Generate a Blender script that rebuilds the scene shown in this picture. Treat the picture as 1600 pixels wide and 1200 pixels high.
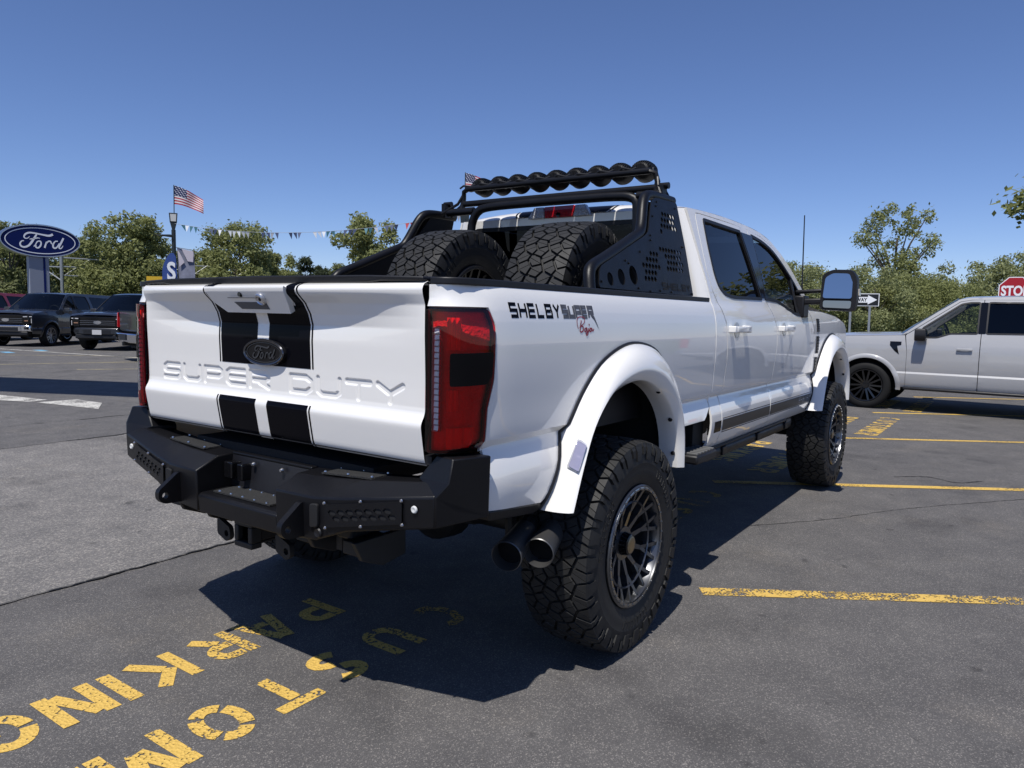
import bpy, bmesh, math, random
import numpy as np
from mathutils import Vector, Matrix, Euler
from mathutils.geometry import delaunay_2d_cdt

scene = bpy.context.scene
for o in list(bpy.data.objects):
    bpy.data.objects.remove(o)
COL = scene.collection
R = math.radians

# ---------------------------------------------------------------- camera
CAM = Vector((-2.931, -2.4632, 1.4747))
YAW, PITCH, ROLL, FPX = 0.6084, -0.0939, 0.0205, 1156.79
cd = bpy.data.cameras.new('camera')
cd.sensor_width = 36.0
cd.lens = 36.0 * FPX / 1600.0
cd.clip_start = 0.05
cd.clip_end = 2000
cam = bpy.data.objects.new('camera', cd)
COL.objects.link(cam)
fw = Vector((math.cos(PITCH) * math.cos(YAW), math.cos(PITCH) * math.sin(YAW), math.sin(PITCH)))
rt = fw.cross(Vector((0, 0, 1))).normalized()
up = rt.cross(fw)
r2 = math.cos(ROLL) * rt + math.sin(ROLL) * up
u2 = -math.sin(ROLL) * rt + math.cos(ROLL) * up
cam.matrix_world = Matrix(((r2.x, u2.x, -fw.x, CAM.x), (r2.y, u2.y, -fw.y, CAM.y), (r2.z, u2.z, -fw.z, CAM.z), (0, 0, 0, 1)))
scene.camera = cam

# ---------------------------------------------------------------- sky and sun
TO_SUN = Vector((-0.5, -0.11, 1.0)).normalized()
w = bpy.data.worlds.new('World')
scene.world = w
w.use_nodes = True
wn = w.node_tree.nodes
sky = wn.new('ShaderNodeTexSky')
sky.sky_type = 'NISHITA'
sky.sun_disc = False
sky.sun_elevation = math.asin(TO_SUN.z)
sky.sun_rotation = math.atan2(TO_SUN.x, TO_SUN.y)
sky.altitude = 300
sky.air_density = 0.85
sky.dust_density = 0.0
sky.ozone_density = 10.0
tint = wn.new('ShaderNodeMix')
tint.data_type = 'RGBA'
tint.blend_type = 'MULTIPLY'
tint.inputs[0].default_value = 1.0
tint.inputs[7].default_value = (1.09, 0.945, 0.985, 1)
w.node_tree.links.new(sky.outputs[0], tint.inputs[6])
w.node_tree.links.new(tint.outputs[2], wn['Background'].inputs[0])
wn['Background'].inputs[1].default_value = 0.108
sd = bpy.data.lights.new('sun', 'SUN')
sd.energy = 4.4
sd.angle = R(0.53)
sd.color = (1.0, 0.965, 0.91)
sun = bpy.data.objects.new('sun', sd)
sun.rotation_euler = (-TO_SUN).to_track_quat('-Z', 'Y').to_euler()
sun.location = (0, 0, 30)
COL.objects.link(sun)
scene.view_settings.view_transform = 'Standard'
scene.view_settings.look = 'None'
scene.view_settings.exposure = 0.12
scene.view_settings.gamma = 1.0
scene.view_settings.use_curve_mapping = False
scene.render.engine = 'CYCLES'
scene.cycles.max_bounces = 8
scene.cycles.transparent_max_bounces = 12

# ---------------------------------------------------------------- materials
MATS = {}


def mat(name, col, rough=0.5, metal=0.0, coat=0.0, spec=0.5, coat_rough=0.03, bump=None, var=None, rvar=None):
    """bump=(scale,strength,distance) noise relief; var=(scale,amount) colour variation; rvar=(scale,amount)"""
    if name in MATS:
        return MATS[name]
    m = bpy.data.materials.new(name)
    m.use_nodes = True
    nt = m.node_tree
    b = nt.nodes['Principled BSDF']
    b.inputs['Base Color'].default_value = (*col, 1)
    b.inputs['Roughness'].default_value = rough
    b.inputs['Metallic'].default_value = metal
    b.inputs['Coat Weight'].default_value = coat
    b.inputs['Coat Roughness'].default_value = coat_rough
    b.inputs['Specular IOR Level'].default_value = spec
    if bump or var or rvar:
        tc = nt.nodes.new('ShaderNodeTexCoord')
    if var:
        n = nt.nodes.new('ShaderNodeTexNoise')
        n.inputs['Scale'].default_value = var[0]
        n.inputs['Detail'].default_value = 6
        nt.links.new(tc.outputs['Object'], n.inputs['Vector'])
        mx = nt.nodes.new('ShaderNodeMix')
        mx.data_type = 'RGBA'
        a = var[1]
        mx.inputs[6].default_value = (*[c * (1 - a) for c in col], 1)
        mx.inputs[7].default_value = (*[min(1, c * (1 + a)) for c in col], 1)
        nt.links.new(n.outputs['Fac'], mx.inputs[0])
        nt.links.new(mx.outputs[2], b.inputs['Base Color'])
    if rvar:
        n = nt.nodes.new('ShaderNodeTexNoise')
        n.inputs['Scale'].default_value = rvar[0]
        n.inputs['Detail'].default_value = 4
        nt.links.new(tc.outputs['Object'], n.inputs['Vector'])
        mr = nt.nodes.new('ShaderNodeMapRange')
        mr.inputs[3].default_value = max(0, rough - rvar[1])
        mr.inputs[4].default_value = min(1, rough + rvar[1])
        nt.links.new(n.outputs['Fac'], mr.inputs[0])
        nt.links.new(mr.outputs[0], b.inputs['Roughness'])
    if bump:
        n = nt.nodes.new('ShaderNodeTexNoise')
        n.inputs['Scale'].default_value = bump[0]
        n.inputs['Detail'].default_value = 3
        nt.links.new(tc.outputs['Object'], n.inputs['Vector'])
        bp = nt.nodes.new('ShaderNodeBump')
        bp.inputs['Strength'].default_value = bump[1]
        bp.inputs['Distance'].default_value = bump[2]
        nt.links.new(n.outputs['Fac'], bp.inputs['Height'])
        nt.links.new(bp.outputs[0], b.inputs['Normal'])
    MATS[name] = m
    return m


def glass(name, tint, ior=1.5, rough=0.0):
    """thin tinted pane: Fresnel reflection over a tinted see-through layer"""
    if name in MATS:
        return MATS[name]
    m = bpy.data.materials.new(name)
    m.use_nodes = True
    nt = m.node_tree
    nt.nodes.remove(nt.nodes['Principled BSDF'])
    out = nt.nodes['Material Output']
    tr = nt.nodes.new('ShaderNodeBsdfTransparent')
    tr.inputs[0].default_value = (*tint, 1)
    gl = nt.nodes.new('ShaderNodeBsdfGlossy')
    gl.inputs['Roughness'].default_value = rough
    fr = nt.nodes.new('ShaderNodeFresnel')
    fr.inputs[0].default_value = ior
    mx = nt.nodes.new('ShaderNodeMixShader')
    nt.links.new(fr.outputs[0], mx.inputs[0])
    nt.links.new(tr.outputs[0], mx.inputs[1])
    nt.links.new(gl.outputs[0], mx.inputs[2])
    nt.links.new(mx.outputs[0], out.inputs[0])
    MATS[name] = m
    return m


WHITE = mat('white_paint', (0.84, 0.82, 0.78), 0.42, 0, 1.0, 0.5, 0.02, rvar=(3.0, 0.04))
MATS['white_paint'].node_tree.nodes['Principled BSDF'].inputs['Coat IOR'].default_value = 1.65
VINYL = mat('black_vinyl', (0.003, 0.003, 0.005), 0.16, 0, 0.0, 0.06)
VINYL_G = mat('brown_grey_vinyl', (0.03, 0.027, 0.025), 0.4, 0, 0.0, 0.5)
POWDER = mat('black_powder_coat', (0.0045, 0.0045, 0.0058), 0.40, 0, 0.0, 0.32, bump=(900, 0.25, 0.001), rvar=(12, 0.08))
PLASTIC = mat('black_plastic', (0.010, 0.010, 0.012), 0.48, 0, 0, 0.4, bump=(700, 0.2, 0.001))
GLOSSB = mat('gloss_black', (0.005, 0.005, 0.006), 0.08, 0, 0.0, 0.4)
SMOKE = mat('smoked_black', (0.003, 0.003, 0.004), 0.12, 0, 0.0, 0.15)
RUBBER = mat('tyre_rubber', (0.016, 0.0158, 0.0155), 0.62, 0, 0, 0.4, bump=(160, 0.3, 0.002), var=(25, 0.35), rvar=(18, 0.1))
DARK = mat('dark_underbody', (0.006, 0.006, 0.007), 0.8)
CHASSIS = mat('chassis_black', (0.012, 0.012, 0.012), 0.6, var=(20, 0.4))
GUN = mat('gunmetal_alloy', (0.11, 0.112, 0.118), 0.3, 0.8, 0.3)
BRIGHT = mat('machined_alloy', (0.28, 0.285, 0.30), 0.25, 1.0)
GOLD = mat('bronze_cap', (0.32, 0.25, 0.15), 0.35, 0.8, var=(60, 0.5))
STEEL = mat('bolt_steel', (0.6, 0.6, 0.62), 0.3, 1.0)
CHROME = mat('chrome', (0.75, 0.76, 0.78), 0.08, 1.0)
INTER = mat('cabin_trim', (0.03, 0.03, 0.032), 0.8)
SEATM = mat('seat_cloth', (0.045, 0.044, 0.045), 0.85)
TINT = glass('privacy_glass', (0.014, 0.015, 0.017))
REARG = glass('rear_glass', (0.008, 0.009, 0.011), 1.28)
TINT2 = glass('light_tint_glass', (0.42, 0.46, 0.44))
CLEAR = glass('clear_lens', (0.92, 0.93, 0.95))
SCREEN = glass('windscreen_glass', (0.55, 0.6, 0.58))
REDLENS = glass('red_lens', (0.92, 0.028, 0.05), 1.45)
REDIN = mat('red_reflector', (1.0, 0.22, 0.24), 0.35, 0.0, bump=(70, 0.6, 0.01), var=(14, 0.6))
MIRROR = mat('mirror_glass', (0.42, 0.43, 0.45), 0.02, 1.0)

# ---------------------------------------------------------------- mesh helpers


def link(o, parent=None):
    COL.objects.link(o)
    if parent is not None:
        o.parent = parent
    return o


def empty(name, loc=(0, 0, 0), rz=0.0, parent=None):
    o = bpy.data.objects.new(name, None)
    o.location = loc
    o.rotation_euler = (0, 0, rz)
    o.empty_display_size = 0.2
    return link(o, parent)


def tag(o, label=None, cat=None, group=None, kind=None):
    if label:
        o['label'] = label
    if cat:
        o['category'] = cat
    if group:
        o['group'] = group
    if kind:
        o['kind'] = kind
    return o


class MB:
    """collects faces and builds ONE mesh object"""

    def __init__(s):
        s.v = []
        s.f = []
        s.mi = []
        s.cur = 0

    def add(s, vs, fs):
        b = len(s.v)
        s.v += [tuple(q) for q in vs]
        s.f += [tuple(i + b for i in q) for q in fs]
        s.mi += [s.cur] * len(fs)
        return s

    def box(s, c, d, rot=None, M=None):
        x, y, z = d[0] / 2, d[1] / 2, d[2] / 2
        vs = [Vector(q) for q in ((-x, -y, -z), (x, -y, -z), (x, y, -z), (-x, y, -z), (-x, -y, z), (x, -y, z), (x, y, z), (-x, y, z))]
        if rot is not None:
            e = Euler(rot).to_matrix()
            vs = [e @ q for q in vs]
        vs = [q + Vector(c) for q in vs]
        if M is not None:
            vs = [M @ q for q in vs]
        return s.add(vs, [(0, 3, 2, 1), (4, 5, 6, 7), (0, 1, 5, 4), (1, 2, 6, 5), (2, 3, 7, 6), (3, 0, 4, 7)])

    def prism(s, poly, fn, cap=True):
        """poly: 2D points; fn(u,v,t) -> 3D, t=0,1; outline extruded"""
        n = len(poly)
        vs = [fn(u, v, 0) for u, v in poly] + [fn(u, v, 1) for u, v in poly]
        fs = [(i, (i + 1) % n, n + (i + 1) % n, n + i) for i in range(n)]
        if cap:
            fs += [tuple(range(n - 1, -1, -1)), tuple(range(n, 2 * n))]
        return s.add(vs, fs)

    def tube(s, path, r, seg=10, cap=True, closed=False):
        P = [Vector(p) for p in path]
        n = len(P)
        rings = []
        ref = None
        for i in range(n):
            if closed:
                t = (P[(i + 1) % n] - P[i - 1]).normalized()
            else:
                t = (P[min(i + 1, n - 1)] - P[max(i - 1, 0)]).normalized()
            if ref is None:
                ref = Vector((0, 0, 1)) if abs(t.z) < 0.9 else Vector((1, 0, 0))
            a = (ref - t * ref.dot(t)).normalized()
            ref = a
            b = t.cross(a)
            rr = r[i] if isinstance(r, (list, tuple)) else r
            rings.append([P[i] + (a * math.cos(2 * math.pi * k / seg) + b * math.sin(2 * math.pi * k / seg)) * rr for k in range(seg)])
        vs = [q for g in rings for q in g]
        fs = []
        m = n if closed else n - 1
        for i in range(m):
            j = (i + 1) % n
            for k in range(seg):
                l = (k + 1) % seg
                fs.append((i * seg + k, i * seg + l, j * seg + l, j * seg + k))
        if cap and not closed:
            fs.append(tuple(range(seg - 1, -1, -1)))
            fs.append(tuple((n - 1) * seg + k for k in range(seg)))
        return s.add(vs, fs)

    def lathe(s, prof, seg=32, axis='y', c=(0, 0, 0), closed=False, M=None):
        """prof: (a, r) along axis"""
        vs = []
        for a, r in prof:
            for k in range(seg):
                t = 2 * math.pi * k / seg
                if axis == 'y':
                    q = Vector((c[0] + r * math.sin(t), c[1] + a, c[2] + r * math.cos(t)))
                elif axis == 'x':
                    q = Vector((c[0] + a, c[1] + r * math.cos(t), c[2] + r * math.sin(t)))
                else:
                    q = Vector((c[0] + r * math.cos(t), c[1] + r * math.sin(t), c[2] + a))
                vs.append(M @ q if M is not None else q)
        n = len(prof)
        fs = []
        for i in range(n if closed else n - 1):
            j = (i + 1) % n
            for k in range(seg):
                l = (k + 1) % seg
                fs.append((i * seg + k, i * seg + l, j * seg + l, j * seg + k))
        if not closed:
            if prof[0][1] > 1e-6:
                fs.append(tuple(range(seg - 1, -1, -1)))
            if prof[-1][1] > 1e-6:
                fs.append(tuple((n - 1) * seg + k for k in range(seg)))
        return s.add(vs, fs)

    def grid(s, fn, us, vs_):
        nu, nv = len(us), len(vs_)
        vs = [fn(u, v) for v in vs_ for u in us]
        fs = [(j * nu + i, j * nu + i + 1, (j + 1) * nu + i + 1, (j + 1) * nu + i) for j in range(nv - 1) for i in range(nu - 1)]
        return s.add(vs, fs)

    def mesh(s, name, mats, smooth=True, angle=35, recalc=True):
        me = bpy.data.meshes.new(name)
        me.from_pydata(s.v, [], s.f)
        for m in (mats if isinstance(mats, (list, tuple)) else [mats]):
            me.materials.append(m)
        if any(s.mi):
            me.polygons.foreach_set('material_index', s.mi)
        if recalc:
            bm = bmesh.new()
            bm.from_mesh(me)
            bmesh.ops.recalc_face_normals(bm, faces=bm.faces)
            bm.to_mesh(me)
            bm.free()
        if smooth:
            me.polygons.foreach_set('use_smooth', [True] * len(me.polygons))
            me.set_sharp_from_angle(angle=R(angle))
        me.update()
        return me

    def build(s, name, mats, parent=None, smooth=True, angle=35, bevel=0, bseg=2, recalc=True, solid=0):
        o = bpy.data.objects.new(name, s.mesh(name, mats, smooth, angle, recalc))
        if solid:
            md = o.modifiers.new('solid', 'SOLIDIFY')
            md.thickness = abs(solid)
            md.offset = -1 if solid > 0 else 1
            es = o.modifiers.new('crease', 'EDGE_SPLIT')
            es.split_angle = R(angle)
        if bevel:
            md = o.modifiers.new('bevel', 'BEVEL')
            md.width = bevel
            md.segments = bseg
            md.limit_method = 'ANGLE'
            md.angle_limit = R(30)
            md.harden_normals = False
        return link(o, parent)


def lerp(a, b, t):
    return a + (b - a) * t


def interp(tab, x):
    """piecewise linear through (x,y) list sorted by x"""
    if x <= tab[0][0]:
        return tab[0][1]
    for (a, ya), (b, yb) in zip(tab, tab[1:]):
        if x <= b:
            return ya + (yb - ya) * (x - a) / (b - a)
    return tab[-1][1]


def sinterp(tab, x):
    """smooth (cubic Hermite) through points"""
    n = len(tab)
    if x <= tab[0][0]:
        return tab[0][1]
    if x >= tab[-1][0]:
        return tab[-1][1]
    for i in range(n - 1):
        if x <= tab[i + 1][0]:
            x0, y0 = tab[i]
            x1, y1 = tab[i + 1]
            h = x1 - x0
            m = lambda k: 0.0 if False else ((tab[min(k + 1, n - 1)][1] - tab[max(k - 1, 0)][1]) / (tab[min(k + 1, n - 1)][0] - tab[max(k - 1, 0)][0]))
            t = (x - x0) / h
            return ((2 * t ** 3 - 3 * t ** 2 + 1) * y0 + (t ** 3 - 2 * t ** 2 + t) * h * m(i) + (-2 * t ** 3 + 3 * t ** 2) * y1 + (t ** 3 - t ** 2) * h * m(i + 1))


def smooth_path(pts, n, closed=False):
    """Catmull-Rom through points, resampled to n equal steps"""
    P = [Vector(p) for p in pts]
    k = len(P)
    d = []
    seg = k if closed else k - 1
    for i in range(seg):
        p0 = P[i - 1] if (closed or i > 0) else P[0] * 2 - P[1]
        p1, p2 = P[i], P[(i + 1) % k]
        p3 = P[(i + 2) % k] if (closed or i + 2 < k) else P[-1] * 2 - P[-2]
        for j in range(12):
            t = j / 12
            d.append(0.5 * ((2 * p1) + (p2 - p0) * t + (2 * p0 - 5 * p1 + 4 * p2 - p3) * t * t + (3 * p1 - p0 - 3 * p2 + p3) * t ** 3))
    if not closed:
        d.append(P[-1])
    else:
        d.append(d[0])
    L = [0]
    for a, b in zip(d, d[1:]):
        L.append(L[-1] + (b - a).length)
    out = []
    m = n if closed else n - 1
    j = 0
    for i in range(n):
        s = L[-1] * i / m
        while j < len(L) - 2 and L[j + 1] < s:
            j += 1
        t = (s - L[j]) / max(1e-9, L[j + 1] - L[j])
        out.append(d[j].lerp(d[j + 1], t))
    return out


def rounded(poly, r, n=4):
    """round the corners of a 2D polygon"""
    out = []
    k = len(poly)
    for i in range(k):
        p, a, b = Vector(poly[i]), Vector(poly[i - 1]), Vector(poly[(i + 1) % k])
        da, db = a - p, b - p
        rr = min(r if not isinstance(r, (list, tuple)) else r[i], da.length * 0.45, db.length * 0.45)
        if rr <= 1e-6:
            out.append(tuple(p))
            continue
        A = p + da.normalized() * rr
        B = p + db.normalized() * rr
        for j in range(n + 1):
            t = j / n
            q = A * (1 - t) ** 2 + p * 2 * t * (1 - t) + B * t * t
            out.append(tuple(q))
    return out


def densify(poly, step, closed=True):
    out = []
    n = len(poly)
    for i in range(n if closed else n - 1):
        a, b = poly[i], poly[(i + 1) % n]
        L = math.hypot(b[0] - a[0], b[1] - a[1])
        k = max(1, int(math.ceil(L / step)))
        for j in range(k):
            out.append((a[0] + (b[0] - a[0]) * j / k, a[1] + (b[1] - a[1]) * j / k))
    if not closed:
        out.append(tuple(poly[-1]))
    return out


def inside(poly, x, y):
    c = False
    j = len(poly) - 1
    for i in range(len(poly)):
        xi, yi = poly[i]
        xj, yj = poly[j]
        if (yi > y) != (yj > y) and x < (xj - xi) * (y - yi) / (yj - yi) + xi:
            c = not c
        j = i
    return c


def dist_poly(poly, x, y):
    best = 1e9
    n = len(poly)
    for i in range(n):
        ax, ay = poly[i]
        bx, by = poly[(i + 1) % n]
        dx, dy = bx - ax, by - ay
        L2 = dx * dx + dy * dy
        t = max(0, min(1, ((x - ax) * dx + (y - ay) * dy) / L2)) if L2 > 0 else 0
        best = min(best, (ax + t * dx - x) ** 2 + (ay + t * dy - y) ** 2)
    return math.sqrt(best)


def offset_poly(poly, d):
    """d>0 grows a polygon (any winding)"""
    n = len(poly)
    A = sum(poly[i][0] * poly[(i + 1) % n][1] - poly[(i + 1) % n][0] * poly[i][1] for i in range(n))
    sg = 1 if A > 0 else -1
    out = []
    for i in range(n):
        p, a, b = Vector(poly[i]), Vector(poly[i - 1]), Vector(poly[(i + 1) % n])
        e1, e2 = (p - a), (b - p)
        if e1.length < 1e-9 or e2.length < 1e-9:
            out.append(tuple(p))
            continue
        e1.normalize()
        e2.normalize()
        n1 = Vector((e1.y, -e1.x)) * sg
        n2 = Vector((e2.y, -e2.x)) * sg
        m = n1 + n2
        if m.length < 1e-6:
            out.append(tuple(p + n1 * d))
            continue
        m.normalize()
        k = min(2.0, 1 / max(0.3, m.dot(n1)))
        out.append(tuple(p + m * d * k))
    return out


def panel(name, outer, fn, mats, parent=None, holes=(), du=0.05, dv=0.05, vlines=(), edge=0.03, solid=0.012, angle=30, flip=False, seed=1, mb=None):
    """curved sheet: 2D outline (with holes) triangulated with inner points and mapped by fn(u,v)"""
    rnd = random.Random(seed)
    def onlines(lp):
        out = []
        for i in range(len(lp)):
            a, b = lp[i], lp[(i + 1) % len(lp)]
            out.append(a)
            cr = [((q - a[1]) / (b[1] - a[1])) for q in vlines if min(a[1], b[1]) + 1e-4 < q < max(a[1], b[1]) - 1e-4]
            for t in sorted(cr):
                out.append((a[0] + (b[0] - a[0]) * t, a[1] + (b[1] - a[1]) * t))
        return out
    loops = [onlines(densify(outer, edge))] + [onlines(densify(h, edge)) for h in holes]
    pts, edges = [], []
    for lp in loops:
        b = len(pts)
        pts += [Vector(q) for q in lp]
        edges += [(b + i, b + (i + 1) % len(lp)) for i in range(len(lp))]
    us = [p[0] for p in outer]
    vs = [p[1] for p in outer]
    u0, u1, v0, v1 = min(us), max(us), min(vs), max(vs)
    vals = sorted(set([v0 + (v1 - v0) * i / max(1, int((v1 - v0) / dv)) for i in range(max(1, int((v1 - v0) / dv)) + 1)] + [q for q in vlines if v0 < q < v1]))
    nu = max(2, int((u1 - u0) / du))
    md = min(du, dv) * 0.3
    last = -9
    for v in vals:
        if v - last < md * 0.6 and v not in vlines:
            continue
        last = v
        for i in range(nu + 1):
            u = u0 + (u1 - u0) * i / nu
            if not inside(outer, u, v) or dist_poly(outer, u, v) < md:
                continue
            if any(inside(h, u, v) or dist_poly(h, u, v) < md for h in holes):
                continue
            pts.append(Vector((u, v)))
    V, E_, F, *_ = delaunay_2d_cdt(pts, edges, [], 0, 1e-5)
    tris = []
    for f in F:
        cx = sum(V[i].x for i in f) / len(f)
        cy = sum(V[i].y for i in f) / len(f)
        if inside(outer, cx, cy) and not any(inside(h, cx, cy) for h in holes):
            tris.append(tuple(reversed(f)) if flip else tuple(f))
    used = sorted({i for f in tris for i in f})
    ix = {k: i for i, k in enumerate(used)}
    m = mb or MB()
    m.add([fn(V[k].x, V[k].y) for k in used], [tuple(ix[i] for i in f) for f in tris])
    if mb is not None:
        return None
    return m.build(name, mats, parent, angle=angle, recalc=False, solid=solid)


def sweep(name, paths, mats, parent=None, closed=False, angle=40, solid=0, flip=False):
    """skin a surface through several equally sampled paths"""
    m = MB()
    n = len(paths[0])
    for p in paths:
        assert len(p) == n
    vs = [q for p in paths for q in p]
    fs = []
    for j in range(len(paths) - 1):
        for i in range(n if closed else n - 1):
            k = (i + 1) % n
            f = (j * n + i, j * n + k, (j + 1) * n + k, (j + 1) * n + i)
            fs.append(f[::-1] if flip else f)
    m.add(vs, fs)
    return m.build(name, mats, parent, angle=angle, recalc=False, solid=solid)


# ---------------------------------------------------------------- lettering
def ribbon(path, w, closed=False):
    """mitred flat ribbon along a 2D polyline -> (verts, faces)"""
    n = len(path)
    L, Rr = [], []
    for i in range(n):
        p = Vector(path[i])
        a = Vector(path[i - 1]) if (i > 0 or closed) else None
        b = Vector(path[(i + 1) % n]) if (i < n - 1 or closed) else None
        d1 = (p - a).normalized() if a is not None else None
        d2 = (b - p).normalized() if b is not None else None
        if d1 is None:
            d1 = d2
        if d2 is None:
            d2 = d1
        n1 = Vector((-d1.y, d1.x))
        n2 = Vector((-d2.y, d2.x))
        m = n1 + n2
        m = m.normalized() if m.length > 1e-6 else n1
        ww = w[i] if isinstance(w, (list, tuple)) else w
        k = min(2.2, 1 / max(0.25, m.dot(n1))) * ww / 2
        L.append(tuple(p + m * k))
        Rr.append(tuple(p - m * k))
    fs = [(i, (i + 1) % n, n + (i + 1) % n, n + i) for i in range(n if closed else n - 1)]
    return L + Rr, fs


def arc(cx, cy, rx, ry, a0, a1, n=8):
    return [(cx + rx * math.cos(R(a0 + (a1 - a0) * i / n)), cy + ry * math.sin(R(a0 + (a1 - a0) * i / n))) for i in range(n + 1)]


c_ = 0.18
BLOCK = {  # square techno letters on a unit box (stroke centre lines), (path, closed)
    'S': [([(1, 1), (c_, 1), (0, 1 - c_), (0, .5 + c_ * .5), (c_ * .5, .5), (1 - c_ * .5, .5), (1, .5 - c_ * .5), (1, c_), (1 - c_, 0), (0, 0)], 0)],
    'U': [([(0, 1), (0, c_), (c_, 0), (1 - c_, 0), (1, c_), (1, 1)], 0)],
    'P': [([(0, 0), (0, 1), (1 - c_, 1), (1, 1 - c_), (1, .42 + c_), (1 - c_, .42), (.16, .42)], 0)],
    'E': [([(1, 1), (c_, 1), (0, 1 - c_), (0, c_), (c_, 0), (1, 0)], 0), ([(.16, .5), (1, .5)], 0)],
    'R': [([(0, 0), (0, 1), (1 - c_, 1), (1, 1 - c_), (1, .45 + c_), (1 - c_, .45), (.16, .45)], 0), ([(.5, .33), (1, 0)], 0)],
    'D': [([(0, 0), (0, 1), (1 - c_ * 1.4, 1), (1, 1 - c_ * 1.4), (1, c_ * 1.4), (1 - c_ * 1.4, 0)], 1)],
    'T': [([(0, 1), (1, 1)], 0), ([(.5, 0), (.5, .84)], 0)],
    'Y': [([(0, 1), (.5, .48), (1, 1)], 0), ([(.5, 0), (.5, .38)], 0)],
    'H': [([(0, 0), (0, 1)], 0), ([(1, 0), (1, 1)], 0), ([(.12, .5), (.88, .5)], 0)],
    'L': [([(0, 1), (0, 0), (1, 0)], 0)],
    'B': [([(0, 0), (0, 1), (.9, 1), (1, .9), (1, .62), (.88, .5), (1, .38), (1, .1), (.9, 0)], 1), ([(.14, .5), (.74, .5)], 0)],
    'F': [([(0, 0), (0, 1), (1, 1)], 0), ([(.16, .5), (.8, .5)], 0)],
}


SQUARE = {  # plain square-cut letters
    'S': [([(1, 1), (0, 1), (0, .5), (1, .5), (1, 0), (0, 0)], 0)],
    'H': [([(0, -.1), (0, 1.1)], 0), ([(1, -.1), (1, 1.1)], 0), ([(.12, .5), (.88, .5)], 0)],
    'E': [([(1, 1), (0, 1), (0, 0), (1, 0)], 0), ([(.14, .5), (1, .5)], 0)],
    'L': [([(0, 1.1), (0, 0), (1, 0)], 0)],
    'B': [([(0, 0), (0, 1), (.94, 1), (.94, .55), (1, .45), (1, 0)], 1), ([(.14, .5), (.80, .5)], 0)],
    'Y': [([(0, 1.08), (.5, .48), (1, 1.08)], 0), ([(.5, -.1), (.5, .40)], 0)],
    'U': [([(0, 1.1), (0, 0), (1, 0), (1, 1.1)], 0)],
    'P': [([(0, -.1), (0, 1), (1, 1), (1, .42), (.16, .42)], 0)],
    'R': [([(0, -.1), (0, 1), (1, 1), (1, .45), (.16, .45)], 0), ([(.5, .33), (1, -.06)], 0)],
}


def block_text(txt, h, lw, wid, gap, slant=0.0, font=None, fine=0):
    """-> list of (verts2d, faces) per stroke, and total width"""
    out = []
    x = 0
    for ch in txt:
        if ch == ' ':
            x += wid * .7
            continue
        for path, cl in (font or BLOCK)[ch]:
            q = [(x + lw / 2 + a * (wid - lw), lw / 2 + b * (h - lw)) for a, b in path]
            q = [(a + slant * b, b) for a, b in q]
            if fine:
                q = densify(q, fine, bool(cl))
            out.append(ribbon(q, lw, bool(cl)))
        x += wid + gap
    return out, x - gap


FORD = [  # script strokes traced on the oval, (points, widths), units: half width of the inner oval = 468
    ([(860, 245), (805, 262), (720, 243), (620, 216), (545, 204), (495, 222), (474, 258), (490, 285), (522, 284), (548, 260)], [34, 30, 26, 22, 22, 24, 26, 22, 14, 8]),
    ([(642, 232), (606, 290), (560, 362), (522, 400), (470, 414), (430, 394), (420, 355), (444, 322), (472, 322)], [22, 26, 30, 30, 28, 26, 24, 20, 12]),
    ([(545, 300), (600, 296), (650, 288), (684, 296)], [10, 18, 18, 8]),
    ([(598, 414), (622, 384), (648, 342), (684, 338), (697, 366), (686, 408), (655, 436), (626, 424), (626, 392)], [12, 14, 16, 18, 20, 22, 22, 20, 16]),
    ([(742, 442), (756, 396), (772, 350)], [24, 22, 18]),
    ([(768, 380), (796, 346), (826, 352), (838, 384), (868, 392)], [10, 18, 22, 16, 10]),
    ([(925, 352), (890, 352), (862, 390), (858, 434), (882, 456), (916, 434), (944, 384)], [16, 18, 22, 24, 22, 18, 14]),
    ([(1004, 308), (972, 372), (940, 440), (950, 464), (972, 458), (996, 424)], [26, 26, 26, 22, 16, 8]),
]


def ford_script():
    out = []
    for pts, ws in FORD:
        k = [((x - 697) / 468.0, -((y - 335) - 0.133 * (x - 697)) / 468.0) for x, y in pts]
        P = smooth_path([(a, b, 0) for a, b in k], len(k) * 4)
        n = len(P)
        W = [interp([(i / (len(ws) - 1), q / 468.0) for i, q in enumerate(ws)], j / (n - 1)) for j in range(n)]
        out.append(ribbon([(q.x, q.y) for q in P], W))
    return out


def text_mesh(txt, size, bold=0.0):
    """built-in font outlines -> (verts2d, faces), centred"""
    cu = bpy.data.curves.new('t', 'FONT')
    cu.body = txt
    cu.size = size
    cu.offset = bold
    cu.align_x = 'CENTER'
    cu.align_y = 'CENTER'
    cu.resolution_u = 4
    o = bpy.data.objects.new('t', cu)
    COL.objects.link(o)
    me = o.to_mesh()
    vs = [(v.co.x, v.co.y) for v in me.vertices]
    fs = [tuple(p.vertices) for p in me.polygons]
    o.to_mesh_clear()
    bpy.data.objects.remove(o)
    bpy.data.curves.remove(cu)
    xs = [v[0] for v in vs]
    cx = (min(xs) + max(xs)) / 2
    return [(a - cx, b) for a, b in vs], fs

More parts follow.
